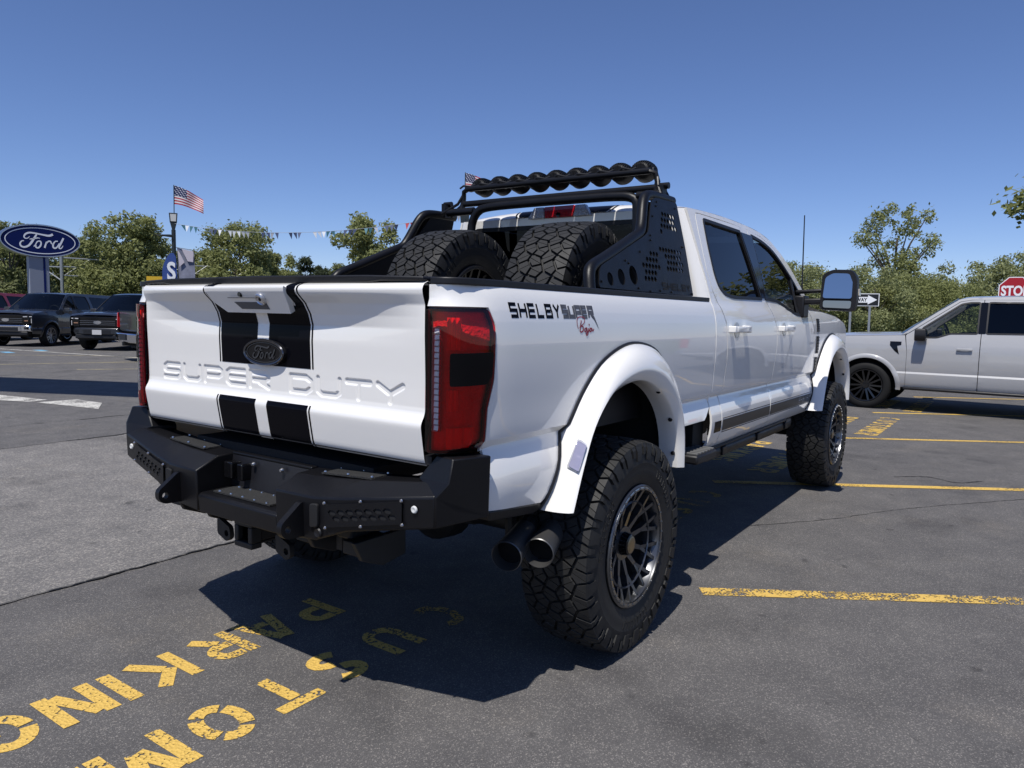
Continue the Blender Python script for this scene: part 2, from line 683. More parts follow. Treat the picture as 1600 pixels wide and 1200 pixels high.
# ================================================================ GROUND
def asphalt(name, lo, hi, stone, sscale, warm, bumpd=0.004, frac=0.12):
    m = bpy.data.materials.new(name)
    m.use_nodes = True
    nt = m.node_tree
    b = nt.nodes['Principled BSDF']
    b.inputs['Roughness'].default_value = 0.85
    b.inputs['Specular IOR Level'].default_value = 0.35
    tc = nt.nodes.new('ShaderNodeTexCoord')

    def noise(sc, det=5, rough=0.6):
        n = nt.nodes.new('ShaderNodeTexNoise')
        n.inputs['Scale'].default_value = sc
        n.inputs['Detail'].default_value = det
        n.inputs['Roughness'].default_value = rough
        nt.links.new(tc.outputs['Object'], n.inputs['Vector'])
        return n

    def ramp(src, p0, c0, p1, c1):
        r = nt.nodes.new('ShaderNodeValToRGB')
        r.color_ramp.elements[0].position = p0
        r.color_ramp.elements[0].color = (*c0, 1)
        r.color_ramp.elements[1].position = p1
        r.color_ramp.elements[1].color = (*c1, 1)
        nt.links.new(src, r.inputs[0])
        return r

    def mixc(fac, a, bb, mode='MIX'):
        x = nt.nodes.new('ShaderNodeMix')
        x.data_type = 'RGBA'
        x.blend_type = mode
        if isinstance(fac, float):
            x.inputs[0].default_value = fac
        else:
            nt.links.new(fac, x.inputs[0])
        nt.links.new(a, x.inputs[6])
        nt.links.new(bb, x.inputs[7])
        return x.outputs[2]

    big = noise(0.35, 6, 0.6)
    mid = noise(3.0, 6, 0.65)
    base = ramp(big.outputs['Fac'], 0.3, [lo * q for q in warm], 0.7, [hi * q for q in warm])
    midr = ramp(mid.outputs['Fac'], 0.3, (0.82, 0.82, 0.83), 0.7, (1.18, 1.17, 1.15))
    c = mixc(1.0, base.outputs[0], midr.outputs[0], 'MULTIPLY')
    vo = nt.nodes.new('ShaderNodeTexVoronoi')
    vo.inputs['Scale'].default_value = sscale
    vo.inputs['Randomness'].default_value = 1.0
    nt.links.new(tc.outputs['Object'], vo.inputs['Vector'])
    sep = nt.nodes.new('ShaderNodeSeparateColor')
    nt.links.new(vo.outputs['Color'], sep.inputs[0])
    st = ramp(sep.outputs[0], 1 - frac * 2.2, (0.72, 0.72, 0.74), 1.0, stone)
    st.color_ramp.elements.new(0.0).color = (0.45, 0.45, 0.47, 1)
    st.color_ramp.elements.new(1 - frac).color = (1.35, 1.33, 1.28, 1)
    c = mixc(0.58, c, st.outputs[0], 'MULTIPLY')
    fine = noise(260, 3, 0.7)
    fr = ramp(fine.outputs['Fac'], 0.35, (0.7, 0.7, 0.7), 0.68, (1.3, 1.3, 1.3))
    c = mixc(0.6, c, fr.outputs[0], 'MULTIPLY')
    # oil drips, tyre scuffs and sealer patches
    blot = noise(1.3, 3, 0.5)
    br = ramp(blot.outputs['Fac'], 0.30, (0.62, 0.62, 0.63), 0.42, (1.0, 1.0, 1.0))
    c = mixc(0.75, c, br.outputs[0], 'MULTIPLY')
    drip = noise(6.5, 2, 0.4)
    dr = ramp(drip.outputs['Fac'], 0.235, (0.45, 0.45, 0.46), 0.30, (1.0, 1.0, 1.0))
    c = mixc(0.8, c, dr.outputs[0], 'MULTIPLY')
    dust = noise(0.8, 6, 0.7)
    du_ = ramp(dust.outputs['Fac'], 0.55, (1.0, 1.0, 1.0), 0.72, (1.22, 1.17, 1.08))
    c = mixc(0.9, c, du_.outputs[0], 'MULTIPLY')
    nt.links.new(c, b.inputs['Base Color'])
    bp = nt.nodes.new('ShaderNodeBump')
    bp.inputs['Strength'].default_value = 0.75
    bp.inputs['Distance'].default_value = bumpd
    nt.links.new(vo.outputs['Distance'], bp.inputs['Height'])
    bp2 = nt.nodes.new('ShaderNodeBump')
    bp2.inputs['Strength'].default_value = 0.25
    bp2.inputs['Distance'].default_value = 0.02
    nt.links.new(mid.outputs['Fac'], bp2.inputs['Height'])
    nt.links.new(bp.outputs[0], bp2.inputs['Normal'])
    nt.links.new(bp2.outputs[0], b.inputs['Normal'])
    MATS[name] = m
    return m


ASPH = asphalt('asphalt', 0.113, 0.137, (2.6, 2.5, 2.35), 230, (1.0, 0.955, 0.925), 0.003)
OLD = asphalt('old_asphalt', 0.175, 0.205, (2.3, 2.2, 2.05), 125, (1.0, 0.955, 0.91), 0.006, 0.2)
FARAS = asphalt('grey_asphalt', 0.123, 0.143, (2.3, 2.2, 2.1), 150, (1.0, 0.96, 0.93))
TAR = mat('crack_filler', (0.018, 0.017, 0.017), 0.95, var=(30, .6))
VERGE = mat('grass_verge', (0.05, 0.07, 0.022), 0.95, bump=(8, .8, .1), var=(2, .5))


def worn(name, col, thr=0.5, sc=42):
    """road paint scuffed through to the asphalt"""
    m = bpy.data.materials.new(name)
    m.use_nodes = True
    nt = m.node_tree
    b = nt.nodes['Principled BSDF']
    b.inputs['Roughness'].default_value = 0.75
    tc = nt.nodes.new('ShaderNodeTexCoord')
    n1 = nt.nodes.new('ShaderNodeTexNoise')
    n1.inputs['Scale'].default_value = sc
    n1.inputs['Detail'].default_value = 8
    n1.inputs['Roughness'].default_value = 0.7
    n2 = nt.nodes.new('ShaderNodeTexNoise')
    n2.inputs['Scale'].default_value = 2.6
    n2.inputs['Detail'].default_value = 5
    n3 = nt.nodes.new('ShaderNodeTexVoronoi')
    n3.inputs['Scale'].default_value = 85
    for n in (n1, n2, n3):
        nt.links.new(tc.outputs['Object'], n.inputs['Vector'])
    ad = nt.nodes.new('ShaderNodeMath')
    ad.operation = 'MULTIPLY_ADD'
    nt.links.new(n2.outputs['Fac'], ad.inputs[0])
    ad.inputs[1].default_value = 0.75
    nt.links.new(n1.outputs['Fac'], ad.inputs[2])
    ad2 = nt.nodes.new('ShaderNodeMath')
    ad2.operation = 'MULTIPLY_ADD'
    nt.links.new(n3.outputs['Distance'], ad2.inputs[0])
    ad2.inputs[1].default_value = -0.50
    nt.links.new(ad.outputs[0], ad2.inputs[2])
    r = nt.nodes.new('ShaderNodeMapRange')
    r.inputs[1].default_value = thr + 0.08
    r.inputs[2].default_value = thr + 0.14
    nt.links.new(ad2.outputs[0], r.inputs[0])
    rr = nt.nodes.new('ShaderNodeMix')
    rr.data_type = 'RGBA'
    rr.inputs[6].default_value = (*[q * .72 for q in col], 1)
    rr.inputs[7].default_value = (*[min(1, q * 1.15) for q in col], 1)
    nt.links.new(n1.outputs['Fac'], rr.inputs[0])
    nt.links.new(rr.outputs[2], b.inputs['Base Color'])
    bp = nt.nodes.new('ShaderNodeBump')
    bp.inputs['Strength'].default_value = 0.8
    bp.inputs['Distance'].default_value = 0.005
    nt.links.new(n3.outputs['Distance'], bp.inputs['Height'])
    nt.links.new(bp.outputs[0], b.inputs['Normal'])
    tr = nt.nodes.new('ShaderNodeBsdfTransparent')
    mx = nt.nodes.new('ShaderNodeMixShader')
    nt.links.new(r.outputs[0], mx.inputs[0])
    nt.links.new(tr.outputs[0], mx.inputs[1])
    nt.links.new(b.outputs[0], mx.inputs[2])
    nt.links.new(mx.outputs[0], nt.nodes['Material Output'].inputs[0])
    MATS[name] = m
    return m


YPAINT = worn('yellow_road_paint', (0.68, 0.44, 0.095), 0.37)
YWORN = worn('faded_yellow_road_paint', (0.56, 0.36, 0.075), 0.49, 18)
WPAINT = worn('white_road_paint', (0.60, 0.58, 0.53), 0.40)
CPAINT = worn('cream_road_paint', (0.52, 0.44, 0.24), 0.46)
BPAINT = worn('blue_road_paint', (0.18, 0.42, 0.60), 0.2)


def structure(o):
    o['kind'] = 'structure'
    return o


g = MB()
g.grid(lambda u, v: (u, v, 0), [-300, -40, -8, 8, 40, 300], [-300, -40, -8, 8, 40, 300])
structure(g.build('parking_lot', ASPH, recalc=False))


def wavy(y, amp, f, seed):
    rnd = random.Random(seed)
    ph = [rnd.uniform(0, 6.28) for _ in range(5)]
    return lambda x: y + amp * (math.sin(f * x + ph[0]) + .6 * math.sin(2.3 * f * x + ph[1]) + .4 * math.sin(5.1 * f * x + ph[2]) + .3 * math.sin(11 * f * x + ph[3]) + .25 * math.sin(23 * f * x + ph[4]))


e1, e2 = wavy(1.585, .012, 1.3, 1), wavy(6.0, .03, .8, 2)
xs = [-30 + i * .05 for i in range(1000)]
g = MB()
g.add([(x, e1(x), .004) for x in xs] + [(x, e2(x), .004) for x in xs], [(i, i + 1, len(xs) + i + 1, len(xs) + i) for i in range(len(xs) - 1)])
structure(g.build('old_asphalt_strip', OLD, recalc=False))
g = MB()
g.add([(x, e2(x) + .004, .005) for x in xs] + [(x, 60, .005) for x in xs], [(i, i + 1, len(xs) + i + 1, len(xs) + i) for i in range(len(xs) - 1)])
structure(g.build('far_lot_asphalt', FARAS, recalc=False))


def crack(edge, w0, seed, x0=-6, x1=12, z=.0085):
    rnd = random.Random(seed)
    g = MB()
    a, b = [], []
    x = x0
    v = w0
    while x < x1:
        v += rnd.uniform(-.006, .006)
        v = max(.003, min(w0 * 2, v))
        o = rnd.uniform(-.006, .006)
        a.append((x, edge(x) - v * rnd.uniform(.3, 1) + o, z))
        b.append((x, edge(x) + v * rnd.uniform(.3, 1) + o, z))
        x += rnd.uniform(.02, .05)
    n = len(a)
    g.add(a + b, [(i, i + 1, n + i + 1, n + i) for i in range(n - 1)])
    structure(g.build('pavement_crack', TAR, recalc=False, smooth=False))


crack(e1, .008, 5)
crack(e2, .016, 6)
crack(wavy(7.55, .03, .7, 9), .012, 7, -2, 9)
crack(wavy(8.6, .04, .6, 11), .010, 8, 3, 9)


def hairline(pts, w0, seed):
    rnd = random.Random(seed)
    P = smooth_path([(a, b, 0) for a, b in pts], 90)
    vs, fs = ribbon([(q.x + rnd.uniform(-.006, .006), q.y + rnd.uniform(-.006, .006)) for q in P], [max(.0015, w0 * rnd.uniform(.2, 1.2)) for _ in P])
    g = MB()
    g.add([(a, b, .0018) for a, b in vs], fs)
    structure(g.build('pavement_crack', TAR, recalc=False, smooth=False))


hairline([(2.3, -.9), (2.9, -1.35), (3.6, -1.75), (4.6, -2.5), (5.6, -3.3)], .010, 21)
hairline([(4.9, -1.5), (5.1, -1.75), (5.0, -2.0), (5.25, -2.2)], .03, 22)


def strip(name, pts, wd, m, z):
    """painted line along ground points"""
    vs, fs = ribbon(pts, wd)
    g = MB()
    g.add([(x, y, z) for x, y in vs], fs)
    return structure(g.build(name, m, smooth=False))


# stall lines, 2.75 m apart, slanting away to the right
DL = Vector((0.548, -0.836))
NL = Vector((0.836, 0.548))


def stall_line(k, y0, m, wd=.10, L=5.2):
    c = 0.115 + 2.735 * k
    # start where y == y0
    x0 = (c - NL.y * y0) / NL.x
    p0 = Vector((x0, y0))
    pts = [tuple(p0 + DL * L * i / 12) for i in range(13)]
    strip('stall_line', pts, wd, m, .0034)


YMID = worn('scuffed_yellow_road_paint', (0.66, 0.43, 0.10), 0.455, 14)
stall_line(0, -1.10, YMID, .11)
stall_line(1, -.2, YPAINT, .105)
stall_line(2, -.30, YPAINT, .10)
stall_line(3, -.45, YPAINT, .10)
stall_line(4, -.65, YPAINT, .10)

# stencilled lettering, read from the far side: letter 'right' is -x, letter 'up' is -y
sw = .2
G_ = {
    'C': [arc(.36, .5, .27, .41, 58, 175, 9), arc(.36, .5, .27, .41, 185, 302, 9)],
    'U': [[(.1, 1), (.1, .38)] + arc(.36, .36, .26, .28, 180, 262, 5), arc(.36, .36, .26, .28, 278, 360, 5) + [(.62, 1)]],
    'S': [arc(.36, .74, .24, .17, 35, 262, 10), arc(.36, .26, .24, .17, 88, -145, 10)],
    'T': [[(.0, .905), (.74, .905)], [(.37, 0), (.37, .77)]],
    'O': [arc(.36, .5, .27, .41, 52, 128, 7), arc(.36, .5, .27, .41, 140, 220, 7), arc(.36, .5, .27, .41, 232, 308, 7), arc(.36, .5, .27, .41, 320, 400, 7)],
    'M': [[(.09, 0), (.09, 1)], [(.25, .98), (.45, .3)], [(.49, .3), (.69, .98)], [(.85, 0), (.85, 1)]],
    'E': [[(.1, 0), (.1, 1)], [(.23, .905), (.66, .905)], [(.23, .5), (.6, .5)], [(.23, .095), (.66, .095)]],
    'R': [[(.1, 0), (.1, 1)], [(.23, .905), (.42, .905)] + arc(.42, .70, .19, .205, 70, -90, 7) + [(.23, .495)], [(.38, .38), (.64, 0)]],
    'P': [[(.1, 0), (.1, 1)], [(.23, .905), (.42, .905)] + arc(.42, .68, .19, .225, 70, -90, 7) + [(.23, .455)]],
    'A': [[(.06, 0), (.33, 1)], [(.42, .98), (.70, 0)], [(.28, .3), (.50, .3)]],
    'K': [[(.1, 0), (.1, 1)], [(.27, .52), (.62, 1)], [(.36, .5), (.68, 0)]],
    'I': [[(.12, 0), (.12, 1)]],
    'N': [[(.1, 0), (.1, 1)], [(.23, .92), (.52, .08)], [(.65, 0), (.65, 1)]],
    'G': [arc(.36, .5, .27, .41, 50, 170, 9), arc(.36, .5, .27, .41, 182, 330, 10) + [(.62, .42)], [(.40, .46), (.55, .46)]],
}


def lettering(dx, dy, m1, worn_first):
    root = empty('stencilled_lettering', (dx, dy, 0))
    structure(root)
    rows = (('PARKING', (-.49, -.745, -.985, -1.255, -1.50, -1.592, -1.835), .475, .27), ('CUSTOMER', (-.16, -.49, -.805, -1.075, -1.345, -1.60, -1.87, -2.12), -.055, .27))
    for word, xs_, yb, h in rows:
        for i, ch in enumerate(word):
            g = MB()
            for si, path in enumerate(G_[ch]):
                vs, fs = ribbon([(a * h, b * h) for a, b in path], sw * h)
                g.add([(xs_[i] - a, yb - b, .0022 + .0004 * si) for a, b in vs], fs)
            mm = YWORN if (ch in 'C' and worn_first) else m1
            g.build('letter', mm, root, smooth=False)
    return root


lettering(0, 0, YPAINT, True)
lettering(3.29, -.12, YWORN, True)
lettering(6.58, -.22, YPAINT, False)
lettering(9.87, -.60, YPAINT, False)
lettering(13.16, -.75, YPAINT, False)

# left side of the lot: arrow, white and cream lines, blue corner patches
g = MB()
g.add([(2.05, 9.72, .010), (2.30, 8.37, .010), (2.66, 9.0, .010), (2.62, 9.70, .010)], [(0, 1, 2, 3)])
structure(g.build('painted_arrow_head', WPAINT, smooth=False))
g = MB()
g.add([(.95, 12.4, .010), (1.75, 12.9, .010), (2.30, 9.95, .010), (2.02, 9.85, .010)], [(0, 3, 2, 1)])
structure(g.build('painted_arrow_shaft', WPAINT, smooth=False))
strip('bay_line', [(1.5, 19.2), (4.67, 18.0), (7.57, 16.93), (10.5, 15.9)], .11, CPAINT, .010)
strip('bay_line', [(5.25, 15.42), (6.37, 14.73), (9, 13.3)], .10, CPAINT, .010)
strip('bay_line', [(5.2, 22.6), (8.0, 20.0), (8.6, 18.0), (9.2, 16.3)], .10, CPAINT, .010)
strip('bay_line', [(6.4, 28.2), (7.3, 25.3), (8.35, 18.4)], .12, WPAINT, .010)
for x, y in ((6.69, 23.04), (7.85, 23.6)):
    g = MB()
    g.add([(x - .1, y - .35, .011), (x + .12, y - .45, .011), (x + .2, y + .25, .011), (x - .05, y + .35, .011)], [(0, 1, 2, 3)])
    structure(g.build('painted_bay_corner', BPAINT, smooth=False))
# grass beyond the lot
g = MB()
g.add([(21, -60, .02), (120, -60, .02), (120, 12, .02), (21, 12, .02)], [(0, 1, 2, 3)])
structure(g.build('grass_verge', VERGE))
g = MB()
g.add([(-20, 48, .02), (60, 48, .02), (60, 140, .02), (-20, 140, .02)], [(0, 1, 2, 3)])
structure(g.build('grass_verge', VERGE))

# ================================================================ WHEELS AND TYRES
TR = 0.47


def clip_poly(poly, nx, ny, d):
    """keep side nx*x+ny*y <= d"""
    out = []
    n = len(poly)
    for i in range(n):
        a, b = poly[i], poly[(i + 1) % n]
        da, db = nx * a[0] + ny * a[1] - d, nx * b[0] + ny * b[1] - d
        if da <= 0:
            out.append(a)
        if (da < 0) != (db < 0) and abs(da - db) > 1e-12:
            t = da / (da - db)
            out.append((a[0] + (b[0] - a[0]) * t, a[1] + (b[1] - a[1]) * t))
    return out


def tyre_mesh(name, Rr=TR, W=0.154, N=52, rim=0.265, depth=0.017):
    rnd = random.Random(7)
    C = 2 * math.pi * Rr
    pitch = C / N
    rows = [(-.129, 0.0, .004), (-.066, .5, .006), (-.001, .1, .006), (.064, .58, .006), (.129, .08, .004)]
    seeds = []
    for r, (y, ph, jit) in enumerate(rows):
        for k in range(N):
            zig = .015 * (1 if k % 2 else -1) if r in (1, 2, 3) else (.010 * (1 if k % 2 else -1))
            seeds.append(((k + ph) * pitch + rnd.uniform(-jit, jit), y + zig * (1 if r != 2 else .7) + rnd.uniform(-.004, .004), r))
    m = MB()

    def rad(y):
        return Rr - .25 * y * y - max(0, abs(y) - .12) ** 2 * 6

    def P(a, y, h):
        r = rad(y) - h
        t = a / Rr
        return (r * math.sin(t), y, r * math.cos(t))
    ext = []
    for a, y, r in seeds:
        for s in (-1, 0, 1):
            ext.append((a + s * C, y, r))
    ext = [e for e in ext if -.3 < e[0] < C + .3]
    for a, y, r in seeds:
        poly = [(a - .14, -W), (a + .14, -W), (a + .14, W), (a - .14, W)]
        for b, yb, rb in ext:
            dx, dy = b - a, yb - y
            d2 = dx * dx + dy * dy
            if d2 < 1e-9 or d2 > .05:
                continue
            L = math.sqrt(d2)
            nx, ny = dx / L, dy / L
            mid = nx * (a + b) / 2 + ny * (y + yb) / 2
            poly = clip_poly(poly, nx, ny, mid - (.0048 if abs(nx) > .5 else .0055))
            if len(poly) < 3:
                break
        if len(poly) < 3:
            continue
        # drop near-duplicates
        q = []
        for p in poly:
            if not q or math.hypot(p[0] - q[-1][0], p[1] - q[-1][1]) > .004:
                q.append(p)
        if len(q) > 2 and math.hypot(q[0][0] - q[-1][0], q[0][1] - q[-1][1]) < .004:
            q.pop()
        if len(q) < 3:
            continue
        dh = rnd.uniform(0, .0015)
        # a fine sipe splits every block
        cx = sum(p[0] for p in q) / len(q)
        cy = sum(p[1] for p in q) / len(q)
        an = (.45 if r % 2 else -.45) + rnd.uniform(-.06, .06)
        nx, ny = math.cos(an), math.sin(an)
        dd = nx * cx + ny * cy
        for half in (clip_poly(q, nx, ny, dd - .0009), clip_poly(q, -nx, -ny, -dd - .0009)):
            n = len(half)
            if n < 3:
                continue
            hx_ = sum(p[0] for p in half) / n
            hy_ = sum(p[1] for p in half) / n
            base = [P(p[0], p[1], depth + .002) for p in half]
            mid_ = [P(p[0], p[1], .0025 + dh) for p in half]
            top = [P(hx_ + (p[0] - hx_) * .95, hy_ + (p[1] - hy_) * .95 if abs(p[1]) < W - .001 else p[1] * .99, dh) for p in half]
            fs = [(i, (i + 1) % n, n + (i + 1) % n, n + i) for i in range(n)] + [(n + i, n + (i + 1) % n, 2 * n + (i + 1) % n, 2 * n + i) for i in range(n)] + [tuple(range(2 * n, 3 * n))]
            m.add(base + mid_ + top, fs)
        if r in (0, 4):  # shoulder lug running down the sidewall
            sg = -1 if r == 0 else 1
            as_ = [p[0] for p in q if abs(p[1]) > W - .01]
            if len(as_) >= 2:
                a0, a1 = min(as_) + .001, max(as_) - .001
                long_ = (int(round(a / pitch)) % 2 == 0)
                lo = Rr - (.085 if long_ else .062)
                hi = rad(W) - .004

                def S(a_, rr, yy):
                    return (rr * math.sin(a_ / Rr), sg * yy, rr * math.cos(a_ / Rr))
                am = (a1 - a0) * .12
                vs = [S(a0, hi, W - .002), S(a1, hi, W - .002), S(a1 - am, lo, W + .0065), S(a0 + am, lo, W + .0065), S(a0, hi, W - .03), S(a1, hi, W - .03), S(a1 - am, lo, W - .02), S(a0 + am, lo, W - .02),
                      S(a1 - am * .5, (hi + lo) / 2 + .01, W + .006), S(a0 + am * .5, (hi + lo) / 2 + .01, W + .006)]
                m.add(vs, [(0, 1, 8, 9), (9, 8, 2, 3), (1, 5, 6, 2, 8), (0, 9, 3, 7, 4), (3, 2, 6, 7)])
    # carcass
    h = []
    for sg in (-1, 1):
        s = [(W * .78, rim - .004), (W * .90, rim + .004), (W * .955, rim + .02), (W * .99, rim + .05), (W * 1.0, rim + .055), (W * 1.02, rim + .075), (W * 1.012, rim + .10), (W * 1.02, rim + .103), (W * 1.0, Rr - .075), (W * .975, Rr - .05), (W * .955, Rr - .035), (W * .93, rad(W) - depth)]
        h.append([(sg * a, r) for a, r in s])
    prof = h[0] + [(y, rad(y) - depth) for y in (-.11, -.055, 0, .055, .11)] + h[1][::-1]
    m.lathe(prof, 72, closed=True)
    # moulded sidewall characters: small raised bars
    for sg in (-1, 1):
        for base in (0.35, 2.6, 4.6):
            for k in range(9):
                t = base + k * .085
                w2 = .011
                for j, (ra, rb) in enumerate(((rim + .062, rim + .066), (rim + .088, rim + .092), (rim + .062, rim + .092))):
                    if (k * 7 + j * 3) % 4 == 0 and j < 2:
                        continue
                    wa = w2 * 1.8 if j < 2 else w2 * .45
                    vs = []
                    for yy in (W * 1.0, W * 1.03):
                        for rr, tt in ((ra, t - wa), (ra, t + wa), (rb, t + wa), (rb, t - wa)):
                            vs.append((rr * math.sin(tt), sg * yy, rr * math.cos(tt)))
                    m.add(vs, [(4, 5, 6, 7), (0, 1, 5, 4), (1, 2, 6, 5), (2, 3, 7, 6), (3, 0, 4, 7)])
    return m.mesh(name, RUBBER, angle=28)


TYRE_ME = tyre_mesh('tyre')


def rim_meshes():
    """outer face towards -y"""
    m = MB()  # barrel and lip
    m.lathe([(-.150, .272), (-.156, .266), (-.154, .258), (-.145, .252), (-.115, .246), (-.06, .235), (.10, .232), (.14, .255), (.15, .268), (.14, .272), (.12, .262), (-.12, .262)], 64, closed=True)
    barrel = m.mesh('rim', GUN, angle=30)
    m = MB()
    m.lathe([(-.1565, .262), (-.1585, .256), (-.157, .249), (-.150, .248), (-.150, .262)], 64, closed=True)
    lip = m.mesh('rim_lip', BRIGHT, angle=30)
    m = MB()
    ns = 11
    for k in range(ns):
        t = 2 * math.pi * k / ns
        M = Matrix.Rotation(t, 4, 'Y')

        def bar(p, q, w0, w1, d=.03):
            (r0, x0, y0), (r1, x1, y1) = p, q
            a = Vector((x0, y0, r0))
            b = Vector((x1, y1, r1))
            dx = Vector((b.z - a.z, 0, -(b.x - a.x))).normalized()
            vs = [a - dx * w0, a + dx * w0, b + dx * w1, b - dx * w1]
            vs = vs + [v + Vector((0, d, 0)) for v in vs]
            m.add([M @ v for v in vs], [(0, 1, 2, 3), (7, 6, 5, 4), (0, 4, 5, 1), (1, 5, 6, 2), (2, 6, 7, 3), (3, 7, 4, 0)])
        bar((.065, 0, -.085), (.150, 0, -.105), .013, .010)
        bar((.147, 0, -.105), (.250, .036, -.140), .009, .008)
        bar((.147, 0, -.105), (.250, -.036, -.140), .009, .008)
        bar((.19, .017, -.120), (.19, -.017, -.120), .006, .006, .02)
    m.lathe([(-.118, .186), (-.124, .190), (-.118, .197), (-.098, .197), (-.098, .186)], 64, closed=True)
    m.lathe([(-.09, 0.0), (-.09, .075), (-.06, .085), (-.02, .085), (-.02, 0)], 32)
    spokes = m.mesh('spokes', GUN, angle=30)
    m = MB()
    for k in range(33):
        t = 2 * math.pi * k / 33
        m.lathe([(-.162, 0), (-.162, .0045), (-.158, .0062), (-.150, .0062)], 6, c=(.2555 * math.sin(t), 0, .2555 * math.cos(t)))
    bolts = m.mesh('rim_bolts', GUN, angle=30)
    m = MB()
    m.lathe([(-.128, 0), (-.128, .036), (-.123, .046), (-.105, .050), (-.085, .054)], 32)
    cap = m.mesh('centre_cap', GLOSSB)
    m = MB()
    m.lathe([(-.130, 0), (-.130, .020), (-.1295, .034), (-.127, .038)], 32)
    ring = m.mesh('cap_badge', GOLD)
    m = MB()
    m.lathe([(-.02, .20), (-.02, .06), (.01, .06), (.01, .20)], 40, closed=True)
    disc = m.mesh('brake_disc', mat('disc_steel', (.25, .24, .23), .35, .9))
    return [('rim', barrel), ('rim_lip', lip), ('spokes', spokes), ('rim_bolts', bolts), ('centre_cap', cap), ('cap_badge', ring), ('brake_disc', disc)]


RIMS = rim_meshes()


def put(name, me, parent=None):
    return link(bpy.data.objects.new(name, me), parent)


def wheel(parent, loc, flip, spin=0.0, name='wheel'):
    t = empty(name, loc, math.pi if flip else 0, parent)
    t.rotation_mode = 'ZXY'
    t.rotation_euler = (0, spin, math.pi if flip else 0)
    put('tyre', TYRE_ME, t)
    for n, me in RIMS:
        o = put(n, me, t)
        if n == 'rim_bolts':
            o['kind'] = 'stuff'
    return t


# ================================================================ THE PICKUP
TRUCK = tag(empty('pickup_truck'), 'big lifted white crew-cab pickup with black racing stripes on its tailgate, seen from behind', 'pickup truck')

PROF = [(.70, .944), (.73, .966), (.76, .982), (.80, .996), (.84, 1.002), (.88, 1.004), (.92, 1.000), (.97, .984), (1.00, .974), (1.016, .9665), (1.022, .9665), (1.048, .993), (1.06, .995), (1.10, .998), (1.16, 1.001), (1.24, 1.006), (1.32, 1.008), (1.40, 1.006), (1.45, 1.002), (1.49, .995), (1.525, .985), (1.55, .975), (1.565, .966), (1.60, .964)]
VL = [.73, .76, .80, .84, .88, .92, .97, 1.0, 1.016, 1.022, 1.048, 1.06, 1.10, 1.45, 1.49, 1.525, 1.55]


def halfw(x, z):
    if z <= 1.57:
        w_ = interp(PROF, z)
    else:
        t = (z - 1.57) / .53
        w_ = .966 - .150 * max(0, t) ** 1.12
    if x > 3.45:
        w_ -= .035 * ((x - 3.45) / 1.5) ** 2
    return w_


def sideP(sg, off=0.0):
    return lambda x, z: (x, sg * (halfw(x, z) + off), z)


# bed plan curve (rear corner wraps round to the tail)
_pl = smooth_path([(-1.112, .848, 0), (-1.117, .885, 0), (-1.107, .925, 0), (-1.075, .960, 0), (-1.02, .984, 0), (-.95, .998, 0), (-.86, 1.005, 0)], 40)
PLAN = [(q.x, q.y) for q in _pl] + [(-.8, 1.005), (-.4, 1.005), (1.172, 1.005)]
PS = [0.0]
for a, b in zip(PLAN, PLAN[1:]):
    PS.append(PS[-1] + math.hypot(b[0] - a[0], b[1] - a[1]))


def s_at(x):
    for i in range(len(PLAN) - 1, 0, -1):
        if PLAN[i - 1][0] <= x <= PLAN[i][0] and PS[i] > .1:
            t = (x - PLAN[i - 1][0]) / (PLAN[i][0] - PLAN[i - 1][0])
            return PS[i - 1] + t * (PS[i] - PS[i - 1])
    return 0


def bedP(sg, off=0.0):
    def f(s, z):
        i = 0
        while i < len(PS) - 2 and PS[i + 1] < s:
            i += 1
        t = (s - PS[i]) / (PS[i + 1] - PS[i])
        x = lerp(PLAN[i][0], PLAN[i + 1][0], t)
        y = lerp(PLAN[i][1], PLAN[i + 1][1], t)

        def tang(k):
            a, b = PLAN[max(0, k - 1)], PLAN[min(len(PLAN) - 1, k + 1)]
            return Vector((b[0] - a[0], b[1] - a[1])).normalized()
        tt = tang(i).lerp(tang(i + 1), t).normalized()
        n = Vector((-tt.y, tt.x))
        d = interp(PROF, z) - 1.005 + off
        k_ = max(0.0, min(1.0, (s - .02) / .26))
        d = off + (d - off) * k_ * k_ * (3 - 2 * k_)
        if z > 1.488 and s < .26:
            d -= .020 * min(1, (z - 1.488) / .02) * math.sin(math.pi * min(1, max(0, (s + .06) / .32)))
        return (x + n.x * d, sg * (y + n.y * d), z)
    return f


ARC_OUT = [(-.578, .73), (-.50, .90), (-.435, 1.03), (-.33, 1.17), (-.19, 1.28), (.01, 1.345), (.19, 1.348), (.37, 1.30), (.51, 1.18), (.59, 1.02), (.615, .86), (.612, .735)]
ARC_LIP = [(-.540, .735), (-.468, .90), (-.385, 1.04), (-.235, 1.15), (-.04, 1.198), (.13, 1.192), (.29, 1.135), (.42, 1.03), (.49, .90), (.512, .735)]
NA = 44
AO = [(q.x, q.y) for q in smooth_path([(a, b, 0) for a, b in ARC_OUT], NA)]
AL = [(q.x, q.y) for q in smooth_path([(a, b, 0) for a, b in ARC_LIP], NA)]
_nn = []
for _i in range(NA):
    _a, _b = AO[max(0, _i - 1)], AO[min(NA - 1, _i + 1)]
    _t = Vector((_b[0] - _a[0], _b[1] - _a[1])).normalized()
    _o = .005 + .012 * max(0, (9 - _i) / 9)
    _nn.append((AO[_i][0] - _t.y * _o, AO[_i][1] + _t.x * _o))
AS = _nn
AH = [(lerp(a[0], b[0], .25), lerp(a[1], b[1], .25)) for a, b in zip(AO, AL)]  # body cut-out


def fl_(sg):
    return sg > 0


